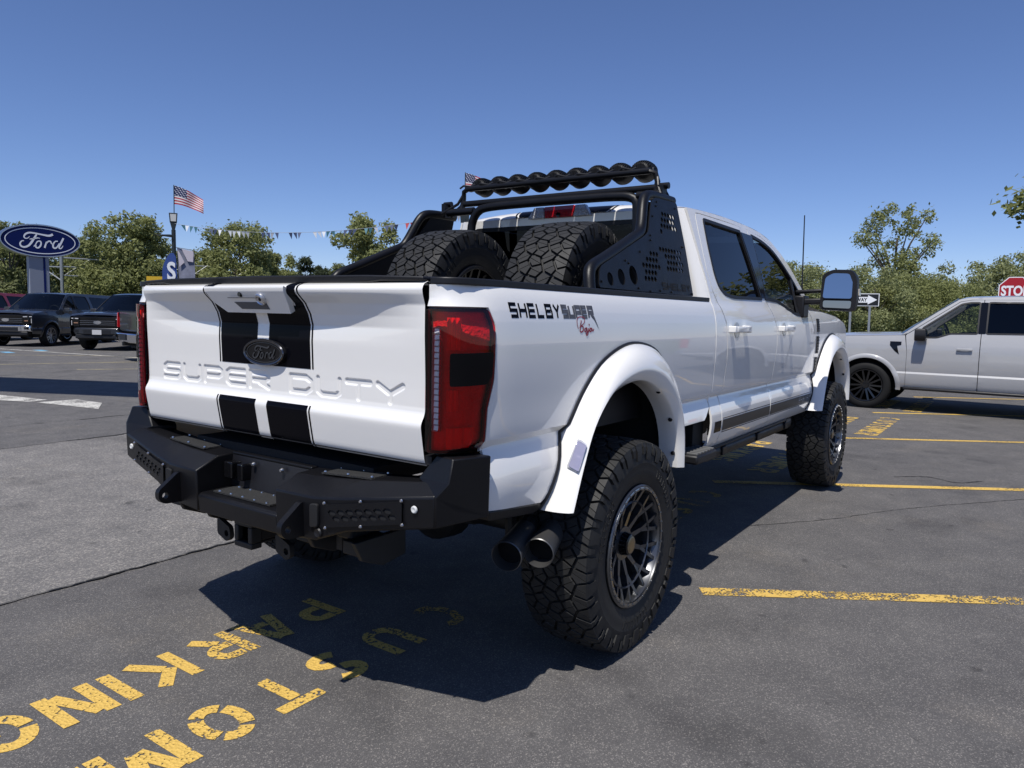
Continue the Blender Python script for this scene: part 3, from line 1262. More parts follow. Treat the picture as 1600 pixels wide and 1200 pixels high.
def flare(sg, x0, parent):
    secs = [(0.0, 0, 'b', .001), (0.0, 0, 'b', .014), (.04, 0, 1.024, 0), (.12, 0, 1.046, 0), (.25, 0, 1.068, 0), (.42, 0, 1.086, 0), (.60, 0, 1.096, 0), (.72, 0, 1.100, 0), (.76, 0, 1.099, 0), (1.0, 0, 1.078, 0), (1.04, 0, 1.070, 0), (1.06, 0, 1.02, 0), (1.06, 0, .98, 0)]
    paths = []
    for f, _, y, off in secs:
        row = []
        for k, (o, l) in enumerate(zip(AO, AL)):
            x = lerp(o[0], l[0], f)
            z = lerp(o[1], l[1], f)
            yy = halfw(x0 + x, z) + off if y == 'b' else y
            row.append((x0 + x, sg * yy, z))
        paths.append(row)
    o = sweep('fender_flare', paths, WHITE, parent, angle=45, flip=(sg < 0))
    # rubber seam along the outer edge
    m = MB()
    m.tube([(x0 + a, sg * (halfw(x0 + a, b) + .003), b) for a, b in AS], .0075, 6)
    m.build('seam', PLASTIC, o)
    # side marker lamp low on the trailing edge, screws on the inner flange
    if x0 < 1:
        FY = [(0, 1.006), (.04, 1.024), (.12, 1.046), (.25, 1.068), (.42, 1.086), (.60, 1.096), (.72, 1.10), (1, 1.078)]

        def onflare(f, k, d=0.0):
            i = int(k)
            p, q_ = Vector(AO[i]).lerp(Vector(AO[i + 1]), k - i), Vector(AL[i]).lerp(Vector(AL[i + 1]), k - i)
            c = p.lerp(q_, f)
            return (x0 + c.x - d * .8, sg * (interp(FY, f) + d * .45), c.y + d * .1)
        lamp = rounded([(.10, 4.2), (.40, 4.0), (.50, 6.6), (.16, 6.7)], [.08, .08, .1, .1], 3)
        panel('marker_lamp', lamp, lambda u, v: onflare(u, v, .016), mat('marker_lens', (.34, .33, .44), .15, .2, 1.0, bump=(50, .15, .004)), o, du=.05, dv=.4, edge=.3, solid=.006, flip=fl_(sg))
        panel('marker_bezel', [((a - .29) * 1.12 + .29, (b - 5.3) * 1.10 + 5.3) for a, b in lamp], lambda u, v: onflare(u, v, .010), mat('silver_bezel', (.55, .55, .56), .3, .5), o, du=.05, dv=.4, edge=.3, solid=.006, flip=fl_(sg))
    for k in (30, 36, 41):
        m = MB()
        a = AL[k]
        m.lathe([(0, 0), (0, .009), (.01, .011)], 10, axis='x', c=(x0 + a[0] - .018, sg * 1.055, a[1]))
        m.build('flare_screw', PLASTIC, o)
    return o


def wheel_well(sg, x0, parent):
    c = [(x0 + lerp(a[0], b[0], .6), lerp(a[1], b[1], .6)) for a, b in zip(AO, AL)]
    sweep('wheel_well', [[(x, sg * y, z) for x, z in c] for y in (1.02, .55)], DARK, parent)
    m = MB()
    m.add([(x, sg * .55, z) for x, z in c], [tuple(range(len(c)))])
    m.build('wheel_well_wall', DARK, parent, smooth=False)


def decal(name, strokes, fn, m, parent):
    g = MB()
    for vs, fs in strokes:
        # split long quads so the print follows the curved panel
        g.add([fn(*q) for q in vs], fs)
    return g.build(name, m, parent, smooth=False)


for sg in (-1, 1):
    fl = sg > 0
    # -------------------------------------------------- bed side
    sF = s_at(1.166)
    tl_top, tl_bot = 1.487, 1.018
    SR = .268
    TL = rounded([(.010, tl_bot), (.236, tl_bot + .006), (.240, 1.16), (.264, 1.255), (.270, 1.43), (.247, tl_top), (.010, tl_top)], [.004, .012, .02, .02, .01, .012, .004])
    arch = [(s_at(a), b) for a, b in AH]
    outer = [(.004, 1.566), (sF, 1.566), (sF, .965), (s_at(1.06), .905), (s_at(.66), .905)] + [q for q in arch[::-1] if q[1] < .9 or True][2:-2]
    outer += [(s_at(-.60), .765), (s_at(-.95), .805), (s_at(-.952), 1.0), (s_at(-.952), tl_bot - .004), (.246, tl_bot - .006), (.250, 1.16), (.273, 1.253), (.279, 1.435), (.252, tl_top + .009), (.004, tl_top + .009)]
    bs = panel('bed_side', outer, bedP(sg), WHITE, TRUCK, du=.05, dv=.04, vlines=VL, edge=.025, flip=fl)
    # lower trim of the bed side behind the wheel
    m = MB()
    q = [(-.955, .805), (-.60, .765), (-.585, .735), (-.62, .722), (-.93, .765)]
    m.prism(q, lambda u, v, t: (u, sg * (halfw(u, v) + .004 - .05 * t), v))
    m.build('bed_lower_trim', PLASTIC, TRUCK, bevel=.006)
    # front lower bed corner: dark edge and rail
    # -------------------------------------------------- tail light
    LED = rounded([(.038, 1.09), (.064, 1.09), (.066, 1.43), (.040, 1.43)], .01)
    tl = panel('tail_light', TL, bedP(sg, .006), REDLENS, TRUCK, holes=[LED], du=.02, dv=.03, edge=.012, flip=fl, solid=0)
    panel('reflector', offset_poly(TL, .002), bedP(sg, -.022), REDIN, tl, du=.03, dv=.04, edge=.02, flip=fl, solid=0)
    panel('lamp_surround', offset_poly(TL, .004), bedP(sg, -.006), GLOSSB, tl, holes=[offset_poly(TL, -.006)], du=.05, dv=.05, edge=.015, flip=fl, solid=.008)
    blk = rounded([(.098, 1.238), (.228, 1.242), (.252, 1.27), (.257, 1.348), (.098, 1.345)], .008)
    panel('smoked_lens', blk, bedP(sg, .010), SMOKE, tl, du=.03, dv=.03, edge=.012, flip=fl, solid=.012)
    led = LED
    panel('led_bar', led, bedP(sg, .0075), CLEAR, tl, du=.01, dv=.03, edge=.01, flip=fl, solid=0)
    m = MB()
    for k in range(17):
        z = 1.10 + k * .0197
        p0, p1 = Vector(bedP(sg, -.007)(.042, z)), Vector(bedP(sg, -.007)(.062, z))
        c = (p0 + p1) / 2
        m.box(c, (.010, .019, .0145), (0, .15, 0))
    m.build('led_elements', mat('led_white', (.88, .88, .9), .25, 0), tl, smooth=False)
    panel('led_tray', offset_poly(led, .003), bedP(sg, -.012), mat('led_tray', (.40, .38, .38), .4, .1), tl, du=.02, dv=.05, edge=.02, flip=fl, solid=0)
    # two brighter reflector cells behind the red lens
    for s0, s1, z0, z1 in ((.085, .14, 1.355, 1.46), (.085, .135, 1.155, 1.225), (.085, .20, 1.03, 1.10)):
        m = MB()
        m.grid(lambda u, v: bedP(sg, -.012 - .006 * math.cos((u - s0) / (s1 - s0) * math.pi * 6) * .5)(u, v), [lerp(s0, s1, i / 24) for i in range(25)], [z0, (z0 + z1) / 2, z1])
        m.build('reflector_cell', mat('red_cell', (.95, .10, .10), .25, .1), tl)
    # -------------------------------------------------- bed rail cap
    m = MB()
    q = [(-1.100, .855), (-1.104, .89), (-1.094, .918), (-1.066, .944), (-1.01, .960), (-.94, .968), (1.150, .968), (1.150, .88), (-1.0, .88), (-1.06, .855)]
    m.prism(q, lambda u, v, t: (u, sg * v, lerp(1.5665, 1.590, t)))
    m.build('bed_rail_cap', PLASTIC, TRUCK, bevel=.004)
    # -------------------------------------------------- inner bed wall
    m = MB()
    m.box((.05, sg * .87, 1.28), (2.24, .02, .56))
    m.build('bed_inner_wall', PLASTIC, TRUCK)
    flare(sg, 0.0, TRUCK)
    flare(sg, 4.064, TRUCK)
    wheel_well(sg, 0.0, TRUCK)
    wheel_well(sg, 4.064, TRUCK)

    # -------------------------------------------------- cab
    gapR = [(1.338, .715), (1.340, .82), (1.350, 1.03), (1.374, 1.20), (1.374, 1.30), (1.348, 1.445), (1.298, 1.54), (1.232, 1.63), (1.206, 1.75), (1.208, 1.84), (1.218, 1.96), (1.232, 2.06)]
    gapB = [(2.338, .715), (2.338, .80), (2.352, 1.02), (2.40, 1.20), (2.412, 1.30), (2.40, 1.42), (2.30, 1.56), (2.235, 1.62), (2.215, 1.80), (2.195, 2.088)]
    top = [(1.255, 2.084), (1.30, 2.088), (1.8, 2.092), (2.195, 2.086), (2.5, 2.064), (2.72, 2.018), (2.90, 1.945), (3.08, 1.84), (3.24, 1.72), (3.34, 1.62)]
    frt = [(3.375, 1.55), (3.44, 1.46), (3.50, 1.37), (3.53, 1.25), (3.548, 1.10), (3.552, .715)]
    g2 = .0045
    rear_door = [(x + g2, z) for x, z in gapR] + [(x, z - g2) for x, z in top[:3]] + [(x - g2, z) for x, z in gapB[::-1]]
    front_door = [(x + g2, z) for x, z in gapB] + [(x, z - g2) for x, z in top[4:]] + [(x - g2, z) for x, z in frt]
    rwin = rounded([(1.352, 2.056), (1.322, 1.90), (1.318, 1.74), (1.345, 1.665), (1.43, 1.622), (1.57, 1.606), (2.155, 1.612), (2.02, 2.052)], [.02, .05, .08, .06, .05, .05, .005, .005])
    fwin = rounded([(2.262, 2.050), (2.50, 2.030), (2.72, 1.982), (2.92, 1.885), (3.10, 1.775), (3.255, 1.655), (3.30, 1.515), (2.975, 1.515), (2.64, 1.585), (2.52, 1.607), (2.245, 1.614)], [.005, .1, .1, .1, .1, .04, .03, .06, .1, .05, .005])
    rd = panel('rear_door', rear_door, sideP(sg), WHITE, TRUCK, holes=[rwin], vlines=VL, edge=.025, flip=fl)
    fd = panel('front_door', front_door, sideP(sg), WHITE, TRUCK, holes=[fwin], vlines=VL, edge=.025, flip=fl)
    panel('door_glass', offset_poly(rwin, -.004), sideP(sg, -.012), TINT, rd, du=.1, dv=.06, flip=fl, solid=0)
    panel('door_glass', offset_poly(fwin, -.004), sideP(sg, -.012), TINT2, fd, du=.1, dv=.06, flip=fl, solid=0)
    panel('window_seal', offset_poly(rwin, .010), sideP(sg, .0035), PLASTIC, rd, holes=[offset_poly(rwin, -.010)], du=.2, dv=.2, flip=fl, solid=.014)
    panel('window_seal', offset_poly(fwin, .010), sideP(sg, .0035), PLASTIC, fd, holes=[offset_poly(fwin, -.012)], du=.2, dv=.2, flip=fl, solid=.014)
    # front quarter divider and black door pillar trim
    panel('pillar_trim', [(2.035, 2.05), (2.258, 2.048), (2.24, 1.618), (2.168, 1.616)], sideP(sg, .005), GLOSSB, fd, du=.1, dv=.1, flip=fl, solid=.008)
    m = MB()
    m.prism([(3.02, 1.52), (3.05, 1.52), (3.07, 1.79), (3.045, 1.805)], lambda u, v, t: (u, sg * (halfw(u, v) + .002 - .012 * t), v))
    m.build('window_divider', PLASTIC, fd)
    # cab shell around the doors: rear pillar, roof rail, windscreen pillar
    roofE = [(1.125, 2.098), (1.45, 2.112), (1.8, 2.118), (2.2, 2.112), (2.5, 2.094), (2.74, 2.050), (2.94, 1.975), (3.12, 1.875), (3.29, 1.752), (3.42, 1.645)]
    shell = [(1.178, .715), (1.178, 1.57), (1.150, 1.80)] + roofE + [(3.44, 1.60), (3.38, 1.57)] + [(x, z) for x, z in top[::-1]] + [(x - g2, z) for x, z in gapR[::-1]]
    panel('cab_side', shell, sideP(sg), WHITE, TRUCK, vlines=VL, edge=.025, flip=fl, dv=.04)
    # black A-pillar trim
    for nm, x0, x1, par in (('rear', 1.40, 1.70, rd), ('front', 2.46, 2.745, fd)):
        # handle: grip bar with end mounts over a flat disc greyed for the cup's shade
        z0 = 1.412
        xm = (x0 + x1) / 2
        m = MB()
        p = [(x0, 1.030), (x0 + .03, 1.052), (xm, 1.060), (x1 - .03, 1.052), (x1, 1.030)]
        for i in range(len(p) - 1):
            pass
        m.prism([(a, b) for a, b in p] + [(a, b - .016) for a, b in p[::-1]], lambda u, v, t: (u, sg * v, z0 - .018 + .036 * t))
        m.box((x0 + .02, sg * 1.020, z0), (.05, .05, .040))
        m.box((x1 - .025, sg * 1.020, z0), (.065, .05, .044))
        m.build('door_handle', WHITE, par, bevel=.007, bseg=3)
        m = MB()
        m.lathe([(0, 0), (.0, .045), (-.004, .05)], 20, c=(xm - .02, 0, 0))
        cup = MB()
        for (x, y, z) in m.v:
            px, pz = x, z * .95 + z0 - .005
            cup.v.append((px, sg * (halfw(px, pz) + .0025 + (0 if abs(y) > 1e-6 else 0)), pz))
        cup.f = m.f
        cup.mi = m.mi
        cup.build('handle_cup_shade', mat('shadowed_cup', (.45, .46, .47), .5, 0, .5), par)
    # body side stripe low on the doors
    zt, zb = .877, .812
    for par, xa, xb in ((rd, 1.36, 2.33), (fd, 2.35, 3.50)):
        m = MB()
        m.grid(lambda u, v: sideP(sg, .0022)(u, v - .004 * (u - 1.36) / 2.1), [lerp(xa, xb, i / 24) for i in range(25)], [zb, .82, .83, .837, .843, .85, .86, .87, zt])
        m.build('side_stripe', VINYL_G, par, recalc=False)
        for z_ in (zt + .009, zb - .009):
            panel('pinstripe', [(xa, z_ - .0022), (xb, z_ - .0022), (xb, z_ + .0022), (xa, z_ + .0022)], sideP(sg, .0015), VINYL, par, du=.1, dv=.02, flip=fl, solid=0)
    panel('side_stripe', [(1.225, zb), (1.335, zb), (1.337, zt), (1.225, zt)], sideP(sg, .0015), VINYL, TRUCK, du=.05, dv=.02, flip=fl, solid=0)
    # lettering at the end of the stripe
    st, wd = block_text('SHELBY', .040, .008, .05, .012, .1, SQUARE, .01)
    if sg < 0:
        decal('stripe_lettering', st, lambda a, b: sideP(sg, .0022)(3.12 + a, .825 + b), mat('silver_print', (.42, .43, .44), .4), fd)
    else:
        decal('stripe_lettering', st, lambda a, b: sideP(sg, .0022)(3.12 + wd - a, .825 + b), mat('silver_print', (.42, .43, .44), .4), fd)

    # -------------------------------------------------- front fender
    archf = [(4.064 + a, b) for a, b in AH]
    fen = [(3.557, .715), (3.557, 1.10), (3.538, 1.25), (3.508, 1.37), (3.448, 1.46), (3.383, 1.555), (3.46, 1.556), (3.9, 1.545), (4.4, 1.515), (4.8, 1.46), (4.93, 1.40), (4.96, 1.30), (4.96, .80), (4.70, .78)] + archf[::-1][1:-1] + [(3.50 + .06, .74)]
    fe = panel('front_fender', fen, sideP(sg), WHITE, TRUCK, vlines=VL, edge=.03, flip=fl)
    for za, zb_ in ((1.38, 1.49), (1.20, 1.345), (1.02, 1.17)):
        q = [(3.585, za), (3.655, za), (3.645, zb_), (3.56 + .015, zb_)]
        panel('fender_vent', q, sideP(sg, .007), PLASTIC, fe, du=.05, dv=.05, flip=fl, solid=.01)
        m = MB()
        for k in range(6):
            z = lerp(za, zb_, (k + .5) / 6)
            m.box((3.617, sg * (halfw(3.6, z) + .007), z), (.05, .008, .008), (sg * .4, 0, 0))
        m.build('vent_fins', PLASTIC, fe, smooth=False)
    # -------------------------------------------------- towing mirror
    sy = sg
    mr = empty('side_mirror', (3.14, sg * 1.0, 1.6), 0, TRUCK)
    m = MB()
    q = rounded([(1.125, 1.560), (1.365, 1.548), (1.385, 1.62), (1.380, 1.79), (1.345, 1.853), (1.20, 1.858), (1.135, 1.825)], .03, 5)
    C0 = (1.255, 1.70)
    secs = [(.0, 1.0), (.03, 1.03), (.09, 1.0), (.15, .86), (.18, .6)]
    vs, fs = [], []
    n = len(q)
    for k, (dx, sc) in enumerate(secs):
        vs += [(dx - .06, sg * (C0[0] + (a - C0[0]) * sc) - sg * 1.0, C0[1] + (b - C0[1]) * sc - 1.6) for a, b in q]
    for k in range(len(secs) - 1):
        fs += [(k * n + i, k * n + (i + 1) % n, (k + 1) * n + (i + 1) % n, (k + 1) * n + i) for i in range(n)]
    fs += [tuple(range(n)), tuple(range((len(secs) - 1) * n, len(secs) * n))]
    m.add(vs, fs)
    m.build('mirror_housing', PLASTIC, mr, angle=50)
    m = MB()
    up_ = rounded([(1.155, 1.645), (1.352, 1.642), (1.350, 1.785), (1.325, 1.828), (1.215, 1.832), (1.165, 1.80)], .02, 4)
    m.prism(up_, lambda u, v, t: (-.076 - .006 * t + (u - 1.25) * .20 + (v - 1.74) * .08, sg * (u - 1.0), v - 1.6))
    m.build('mirror_glass', MIRROR, mr, smooth=False)
    m = MB()
    lo_ = rounded([(1.155, 1.575), (1.345, 1.568), (1.350, 1.625), (1.155, 1.628)], .015, 4)
    m.prism(lo_, lambda u, v, t: (-.070 - .004 * t + (u - 1.25) * .12, sg * (u - 1.0), v - 1.6))
    m.build('spotter_glass', mat('spotter_glass', (.25, .27, .3), .03, 1), mr, smooth=False)
    m = MB()
    m.box((.01, sg * .04, .02), (.09, .26, .045), (sg * .05, 0, 0))
    m.box((.01, sg * .05, .10), (.07, .24, .03), (sg * .05, 0, 0))
    m.box((.03, sg * -.03, -.02), (.16, .08, .17))
    m.build('mirror_arm', PLASTIC, mr, bevel=.012)
    m = MB()
    m.box((.02, sg * .386, .09), (.07, .012, .05))
    m.build('mirror_lamp', mat('clear_amber', (.7, .62, .5), .1, .3, 1), mr, bevel=.004)
    # -------------------------------------------------- running board and bed step
    m = MB()
    m.tube([(1.15, sg * .89, .675), (1.28, sg * .925, .67), (3.05, sg * .925, .665), (3.2, sg * .89, .675)], .046, 12)
    m.box((2.1, sg * .93, .708), (1.7, .09, .012))
    for x in (1.5, 2.2, 2.9):
        m.box((x, sg * .80, .67), (.08, .36, .05))
    m.build('running_board', POWDER, TRUCK, bevel=.004)
    bsx = MB()
    bsx.box((.99, sg * .98, .715), (.30, .15, .05))
    bo = bsx.build('bed_step', PLASTIC, TRUCK, bevel=.012)
    for k in range(6):
        m = MB()
        m.box((.87 + k * .047, sg * .98, .744), (.022, .13, .012))
        m.build('step_rib', mat('grey_step_pad', (.10, .10, .10), .6), bo, bevel=.003)
    # wheels
    wheel(TRUCK, (0, sg * .956, TR), fl, .2)
    wheel(TRUCK, (4.064, sg * .956, TR), fl, .55)

# ------------------------------------------------------ roof, cab back, windscreen, hood
RE = roofE


def roofz(x):
    return sinterp(RE, x)


def roofP(u, v):
    # v in -1..1 across
    ze = roofz(u)
    ye = halfw(u, ze)
    if u < 1.177:
        ye -= .075 * (1 - math.sqrt(max(0, 1 - ((1.177 - u) / .0755) ** 2)))
    k = abs(v)
    z = ze + .052 * (1 - k ** 3.2) ** .8
    if u < 1.22:
        z -= .10 * ((1.22 - u) / .12) ** 2.2 * .5 * (1 - k ** 6)
    return (u, ye * v, z)


us = [1.102, 1.108, 1.118, 1.13, 1.15, 1.18, 1.22] + [1.3 + i * .1 for i in range(14)] + [2.66, 2.72]
vs_ = [-1 + 2 * (.5 - .5 * math.cos(math.pi * i / 40)) for i in range(41)]
m = MB()
m.grid(lambda u, v: roofP(u, v), us, vs_)
roof = m.build('roof', WHITE, TRUCK, angle=50, recalc=False)
for a, b in ((.045, .34), (-.34, -.045)):
    m = MB()
    m.grid(lambda u, v: (lambda p: (p[0] - .0015, p[1], p[2] + .002))(roofP(u, v / halfw(u, roofz(u)))), us, [lerp(a, b, i / 6) for i in range(7)])
    m.build('roof_stripe', VINYL, roof, recalc=False)
for sg in (-1, 1):
    m = MB()
    m.grid(lambda u, v: (lambda p: (p[0] - .0015, p[1], p[2] + .002))(roofP(u, sg * v / halfw(u, roofz(u)))), us, [.355, .362, .368])
    m.build('roof_pinstripe', VINYL, roof, recalc=False)
# rear marker lamps on the roof (dark bumps)
for y in (-.52, .50):
    m = MB()
    q = [(-.09, 0), (-.08, .03), (-.05, .042), (.05, .042), (.08, .03), (.09, 0)]
    m.prism(q, lambda u, v, t: (2.45 + .10 * t, y + u, roofz(2.5) + .045 + v))
    m.build('roof_marker_lamp', PLASTIC, roof, bevel=.008)


def backP(off=0.0):
    # u -1..1 across the back, v = z
    def f(u, z):
        w_ = halfw(1.15, z)
        xr = lerp(1.125, 1.098, max(0, min(1, (z - 1.5) / .6)))
        rr = .075
        a = abs(u) * (w_ + .03)
        flat = w_ - rr
        if a <= flat:
            return (xr - off, math.copysign(a, u), z)
        th = min(1.0, (a - flat) / (rr + .03)) * math.pi / 2
        return (xr + rr * (1 - math.cos(th)) - off, math.copysign(flat + rr * math.sin(th), u), z)
    return f


bw = rounded([(-.80, 1.60), (.80, 1.60), (.80, 1.97), (.775, 2.032), (-.775, 2.032), (-.80, 1.97)], .05)
panel('cab_back', [(-1, 1.0), (1, 1.0), (1, 2.095), (-1, 2.095)], backP(), WHITE, TRUCK, holes=[bw], du=.025, dv=.05, edge=.02, flip=True)
panel('rear_window', offset_poly(bw, -.005), backP(-.008), REARG, TRUCK, du=.05, dv=.05, edge=.03, flip=True, solid=0)
panel('rear_window_seal', offset_poly(bw, .014), backP(.004), PLASTIC, TRUCK, holes=[offset_poly(bw, -.012)], du=.1, dv=.1, edge=.03, flip=True, solid=.01)
# high brake lamp
hb = empty('high_brake_lamp', (1.085, 0, 2.118), 0, TRUCK)
for nm, a, b, mm in (('red_lens', -.098, .102, 'r'), ('clear_lens', .106, .232, 'w'), ('clear_lens', -.228, -.102, 'w')):
    m = MB()
    ht = .036
    if nm == 'red_lens':
        q = [(a, -ht), (b, -ht), (b + .012, ht), (a - .012, ht)]
    elif a > 0:
        q = [(a, -ht), (b, -ht), (b - .045, ht), (a + .012, ht)]
    else:
        q = [(b, -ht), (b - .012, ht), (a + .045, ht), (a, -ht)]
    m.prism(q, lambda u, v, t: (.022 - .034 * t - .0 + max(0, v) * .25, u, v))
    m.build(nm, mat('brake_red', (.50, .006, .012), .12, .2, 1, bump=(80, .5, .008), var=(30, .5)) if mm == 'r' else mat('lamp_clear', (.55, .55, .57), .12, .45, 1, bump=(90, .9, .012)), hb, bevel=.006)
m = MB()
m.lathe([(-.018, 0), (-.018, .014), (0, .016)], 14, axis='x', c=(-.004, 0, -.020))
m.build('camera', GLOSSB, hb)


def wsP(u, v):
    # u along pillar 0..1, v -1..1
    P = smooth_path([(x, z, 0) for x, z in RE[5:]], 20)
    i = min(18, int(u * 19))
    q = P[i].lerp(P[i + 1], u * 19 - i)
    w_ = halfw(q.x, q.y) - .03
    return (q.x + .12 * (1 - v * v) - .015, v * w_, q.y + .035 * (1 - v * v) - .01)


m = MB()
m.grid(wsP, [i / 14 for i in range(15)], [-1 + i / 10 for i in range(21)])
m.build('windscreen', SCREEN, TRUCK, recalc=False)


def hoodP(u, v):
    ze = interp([(3.40, 1.585), (3.9, 1.548), (4.4, 1.518), (4.8, 1.463), (4.94, 1.40)], u)
    w_ = halfw(u, min(1.55, ze)) + .002
    return (u, v * w_, ze + .075 * (1 - abs(v) ** 3) - .02 * math.exp(-((abs(v) - .55) / .08) ** 2))


m = MB()
m.grid(hoodP, [3.40 + i * .11 for i in range(15)], [-1 + i / 20 for i in range(41)])
m.build('hood', WHITE, TRUCK, recalc=False, angle=50)
# front end: grille, headlights, bumper
m = MB()
m.box((4.93, 0, 1.17), (.10, 1.30, .44))
gr = m.build('grille', PLASTIC, TRUCK, bevel=.03)
for k in range(5):
    m = MB()
    m.box((4.985, 0, 1.02 + k * .075), (.03, 1.2, .028))
    m.build('grille_bar', GLOSSB, gr, bevel=.006)
for sg in (-1, 1):
    m = MB()
    m.prism(rounded([(.66, 1.0), (.92, 1.02), (.94, 1.36), (.66, 1.38)], .03), lambda u, v, t: (4.90 + .07 * t - max(0, u - .85) * .6, sg * u, v))
    m.build('headlight', mat('headlamp', (.5, .52, .55), .06, .6, 1), TRUCK, bevel=.012)
m = MB()
m.box((4.98, 0, .82), (.22, 1.9, .26))
m.build('front_bumper', POWDER, TRUCK, bevel=.04)
# antenna
m = MB()
m.tube([(3.73, -.83, 1.55), (3.73, -.83, 1.80), (3.705, -.825, 2.36)], [.012, .006, .0045], 8)
m.build('antenna', PLASTIC, TRUCK)
# cabin interior
m = MB()
m.box((2.3, 0, 1.05), (2.3, 1.84, .06))
m.box((1.20, 0, 1.30), (.05, 1.82, .56))
m.box((3.30, 0, 1.42), (.40, 1.7, .24))
m.build('cabin_floor', INTER, TRUCK)
for x, y in ((2.55, -.42), (2.55, .42)):
    s = empty('front_seat', (x, y, 1.1), 0, TRUCK)
    m = MB()
    m.box((0, 0, .10), (.5, .5, .18))
    m.box((-.22, 0, .42), (.16, .48, .56), (0, -.2, 0))
    m.build('cushion', SEATM, s, bevel=.05, bseg=3)
    m = MB()
    m.box((-.31, 0, .80), (.10, .26, .18), (0, -.15, 0))
    m.build('headrest', SEATM, s, bevel=.04, bseg=3)
s = empty('rear_bench', (1.55, 0, 1.1), 0, TRUCK)
m = MB()
m.box((0, 0, .12), (.5, 1.6, .18))
m.box((-.22, 0, .38), (.14, 1.6, .5), (0, -.15, 0))
m.build('cushion', SEATM, s, bevel=.05, bseg=3)
m = MB()
m.tube([(2.98 + .06 * math.cos(t), .42 + .18 * math.sin(t), 1.52 + .17 * math.cos(t)) for t in [2 * math.pi * k / 24 for k in range(24)]], .016, 8, closed=True)
m.build('steering_wheel', INTER, TRUCK)
m = MB()
m.box((3.12, 0, 1.93), (.03, .24, .07))
m.build('rear_view_mirror', INTER, TRUCK, bevel=.01)

# bed floor, bulkhead
for sg in (-1, 1):
    m = MB()
    m.box((1.13, sg * .72, .90), (.16, .44, .34))
    m.box((.86, sg * .75, .93), (.42, .38, .10))
    m.build('bed_gap_filler', DARK, TRUCK)  # dark boxes added to close the see-through gap between bed and cab
m = MB()
m.box((.03, 0, .985), (2.26, 1.74, .03))
for k in range(12):
    m.box((.03, -.8 + k * .145, 1.004), (2.2, .07, .012))
m.build('bed_floor', PLASTIC, TRUCK)
m = MB()
m.box((1.13, 0, 1.28), (.03, 1.74, .56))
m.build('bed_bulkhead', WHITE, TRUCK)

# ------------------------------------------------------ tailgate (dense relief with stamped letters)
ys = sorted(set([round(-.842 + i * 1.684 / 660, 5) for i in range(661)] + [.292, .284, .276, .228, -.228, -.276, -.284, -.292, .036, -.036]))
zz = [.962, .966, .975, .99]
z = 1.0
while z < 1.135:
    zz.append(z)
    z += .008
z = 1.138
while z < 1.262:
    zz.append(z)
    z += .0021
z = 1.266
while z < 1.41:
    zz.append(z)
    z += .012
z = 1.415
while z < 1.573:
    zz.append(z)
    z += .005
zz += [1.573, 1.577]
TX = [(.962, -1.085), (.970, -1.098), (.985, -1.104), (1.04, -1.114), (1.08, -1.121), (1.098, -1.1235), (1.107, -1.1225), (1.118, -1.117), (1.132, -1.108), (1.145, -1.104), (1.16, -1.1025), (1.22, -1.1025), (1.27, -1.1035), (1.34, -1.106), (1.40, -1.108), (1.45, -1.108), (1.58, -1.108)]
YS, ZS = np.array(ys), np.array(zz)
YG, ZG = np.meshgrid(YS, ZS)
X = np.interp(ZG, [a for a, b in TX], [b for a, b in TX])
# overhanging top lip, deepest in the middle
lipd = .058 * np.clip(1 - np.abs(YG / .842) ** 2.6, 0, 1)
lz = np.interp(ZG, [1.36, 1.42, 1.46, 1.50, 1.525, 1.537, 1.548, 1.560, 1.568, 1.574, 1.577], [0, -.10, .10, .52, .84, .97, 1.0, .96, .80, .45, .1])
X -= lipd * lz
X -= np.interp(ZG, [1.50, 1.535, 1.550, 1.562, 1.570, 1.577], [0, .012, .014, .010, .002, -.016])
# recess the field above the letters a little towards the centre (concave face)
st, tw = block_text('SUPER DUTY', .078, .021, .150, .022)
u0 = .722


def seg_d(px, py, ax, ay, bx, by):
    dx, dy = bx - ax, by - ay
    L2 = dx * dx + dy * dy + 1e-12
    t = np.clip(((px - ax) * dx + (py - ay) * dy) / L2, 0, 1)
    return np.hypot(px - ax - t * dx, py - ay - t * dy)


UU, VV = (u0 - YG) / (1.472 / tw), ZG - 1.157
D = np.full(UU.shape, 9.0)
x_ = 0.0
lw, wd, hh, gp = .021, .150, .078, .022
for ch in 'SUPER DUTY':
    if ch == ' ':
        x_ += wd * .7
        continue
    for path, cl in BLOCK[ch]:
        q = [(x_ + lw / 2 + a * (wd - lw), lw / 2 + b * (hh - lw)) for a, b in path]
        if cl:
            q = q + [q[0]]
        for (ax, ay), (bx, by) in zip(q, q[1:]):
            D = np.minimum(D, seg_d(UU, VV, ax, ay, bx, by))
    x_ += wd + gp
dep = np.clip((lw / 2 + .0022 - D) / .0044, 0, 1)
dep = dep * dep * (3 - 2 * dep)
X += .0052 * dep
nu = len(ys)
m = MB()
m.v = [(float(X[j, i]), float(YS[i]), float(ZS[j])) for j in range(len(zz)) for i in range(nu)]
m.f = [(j * nu + i, (j + 1) * nu + i, (j + 1) * nu + i + 1, j * nu + i + 1) for j in range(len(zz) - 1) for i in range(nu - 1)]
m.mi = [0] * len(m.f)
TG = m.build('tailgate', WHITE, TRUCK, angle=80, recalc=False)
# back skin of the gate
m = MB()
m.box((-1.03, 0, 1.27), (.06, 1.67, .59))
m.build('tailgate_inner_skin', PLASTIC, TG)


def tg_x(y, z):
    i = int(np.argmin(np.abs(YS - y)))
    j = int(np.argmin(np.abs(ZS - z)))
    return float(X[j, i])


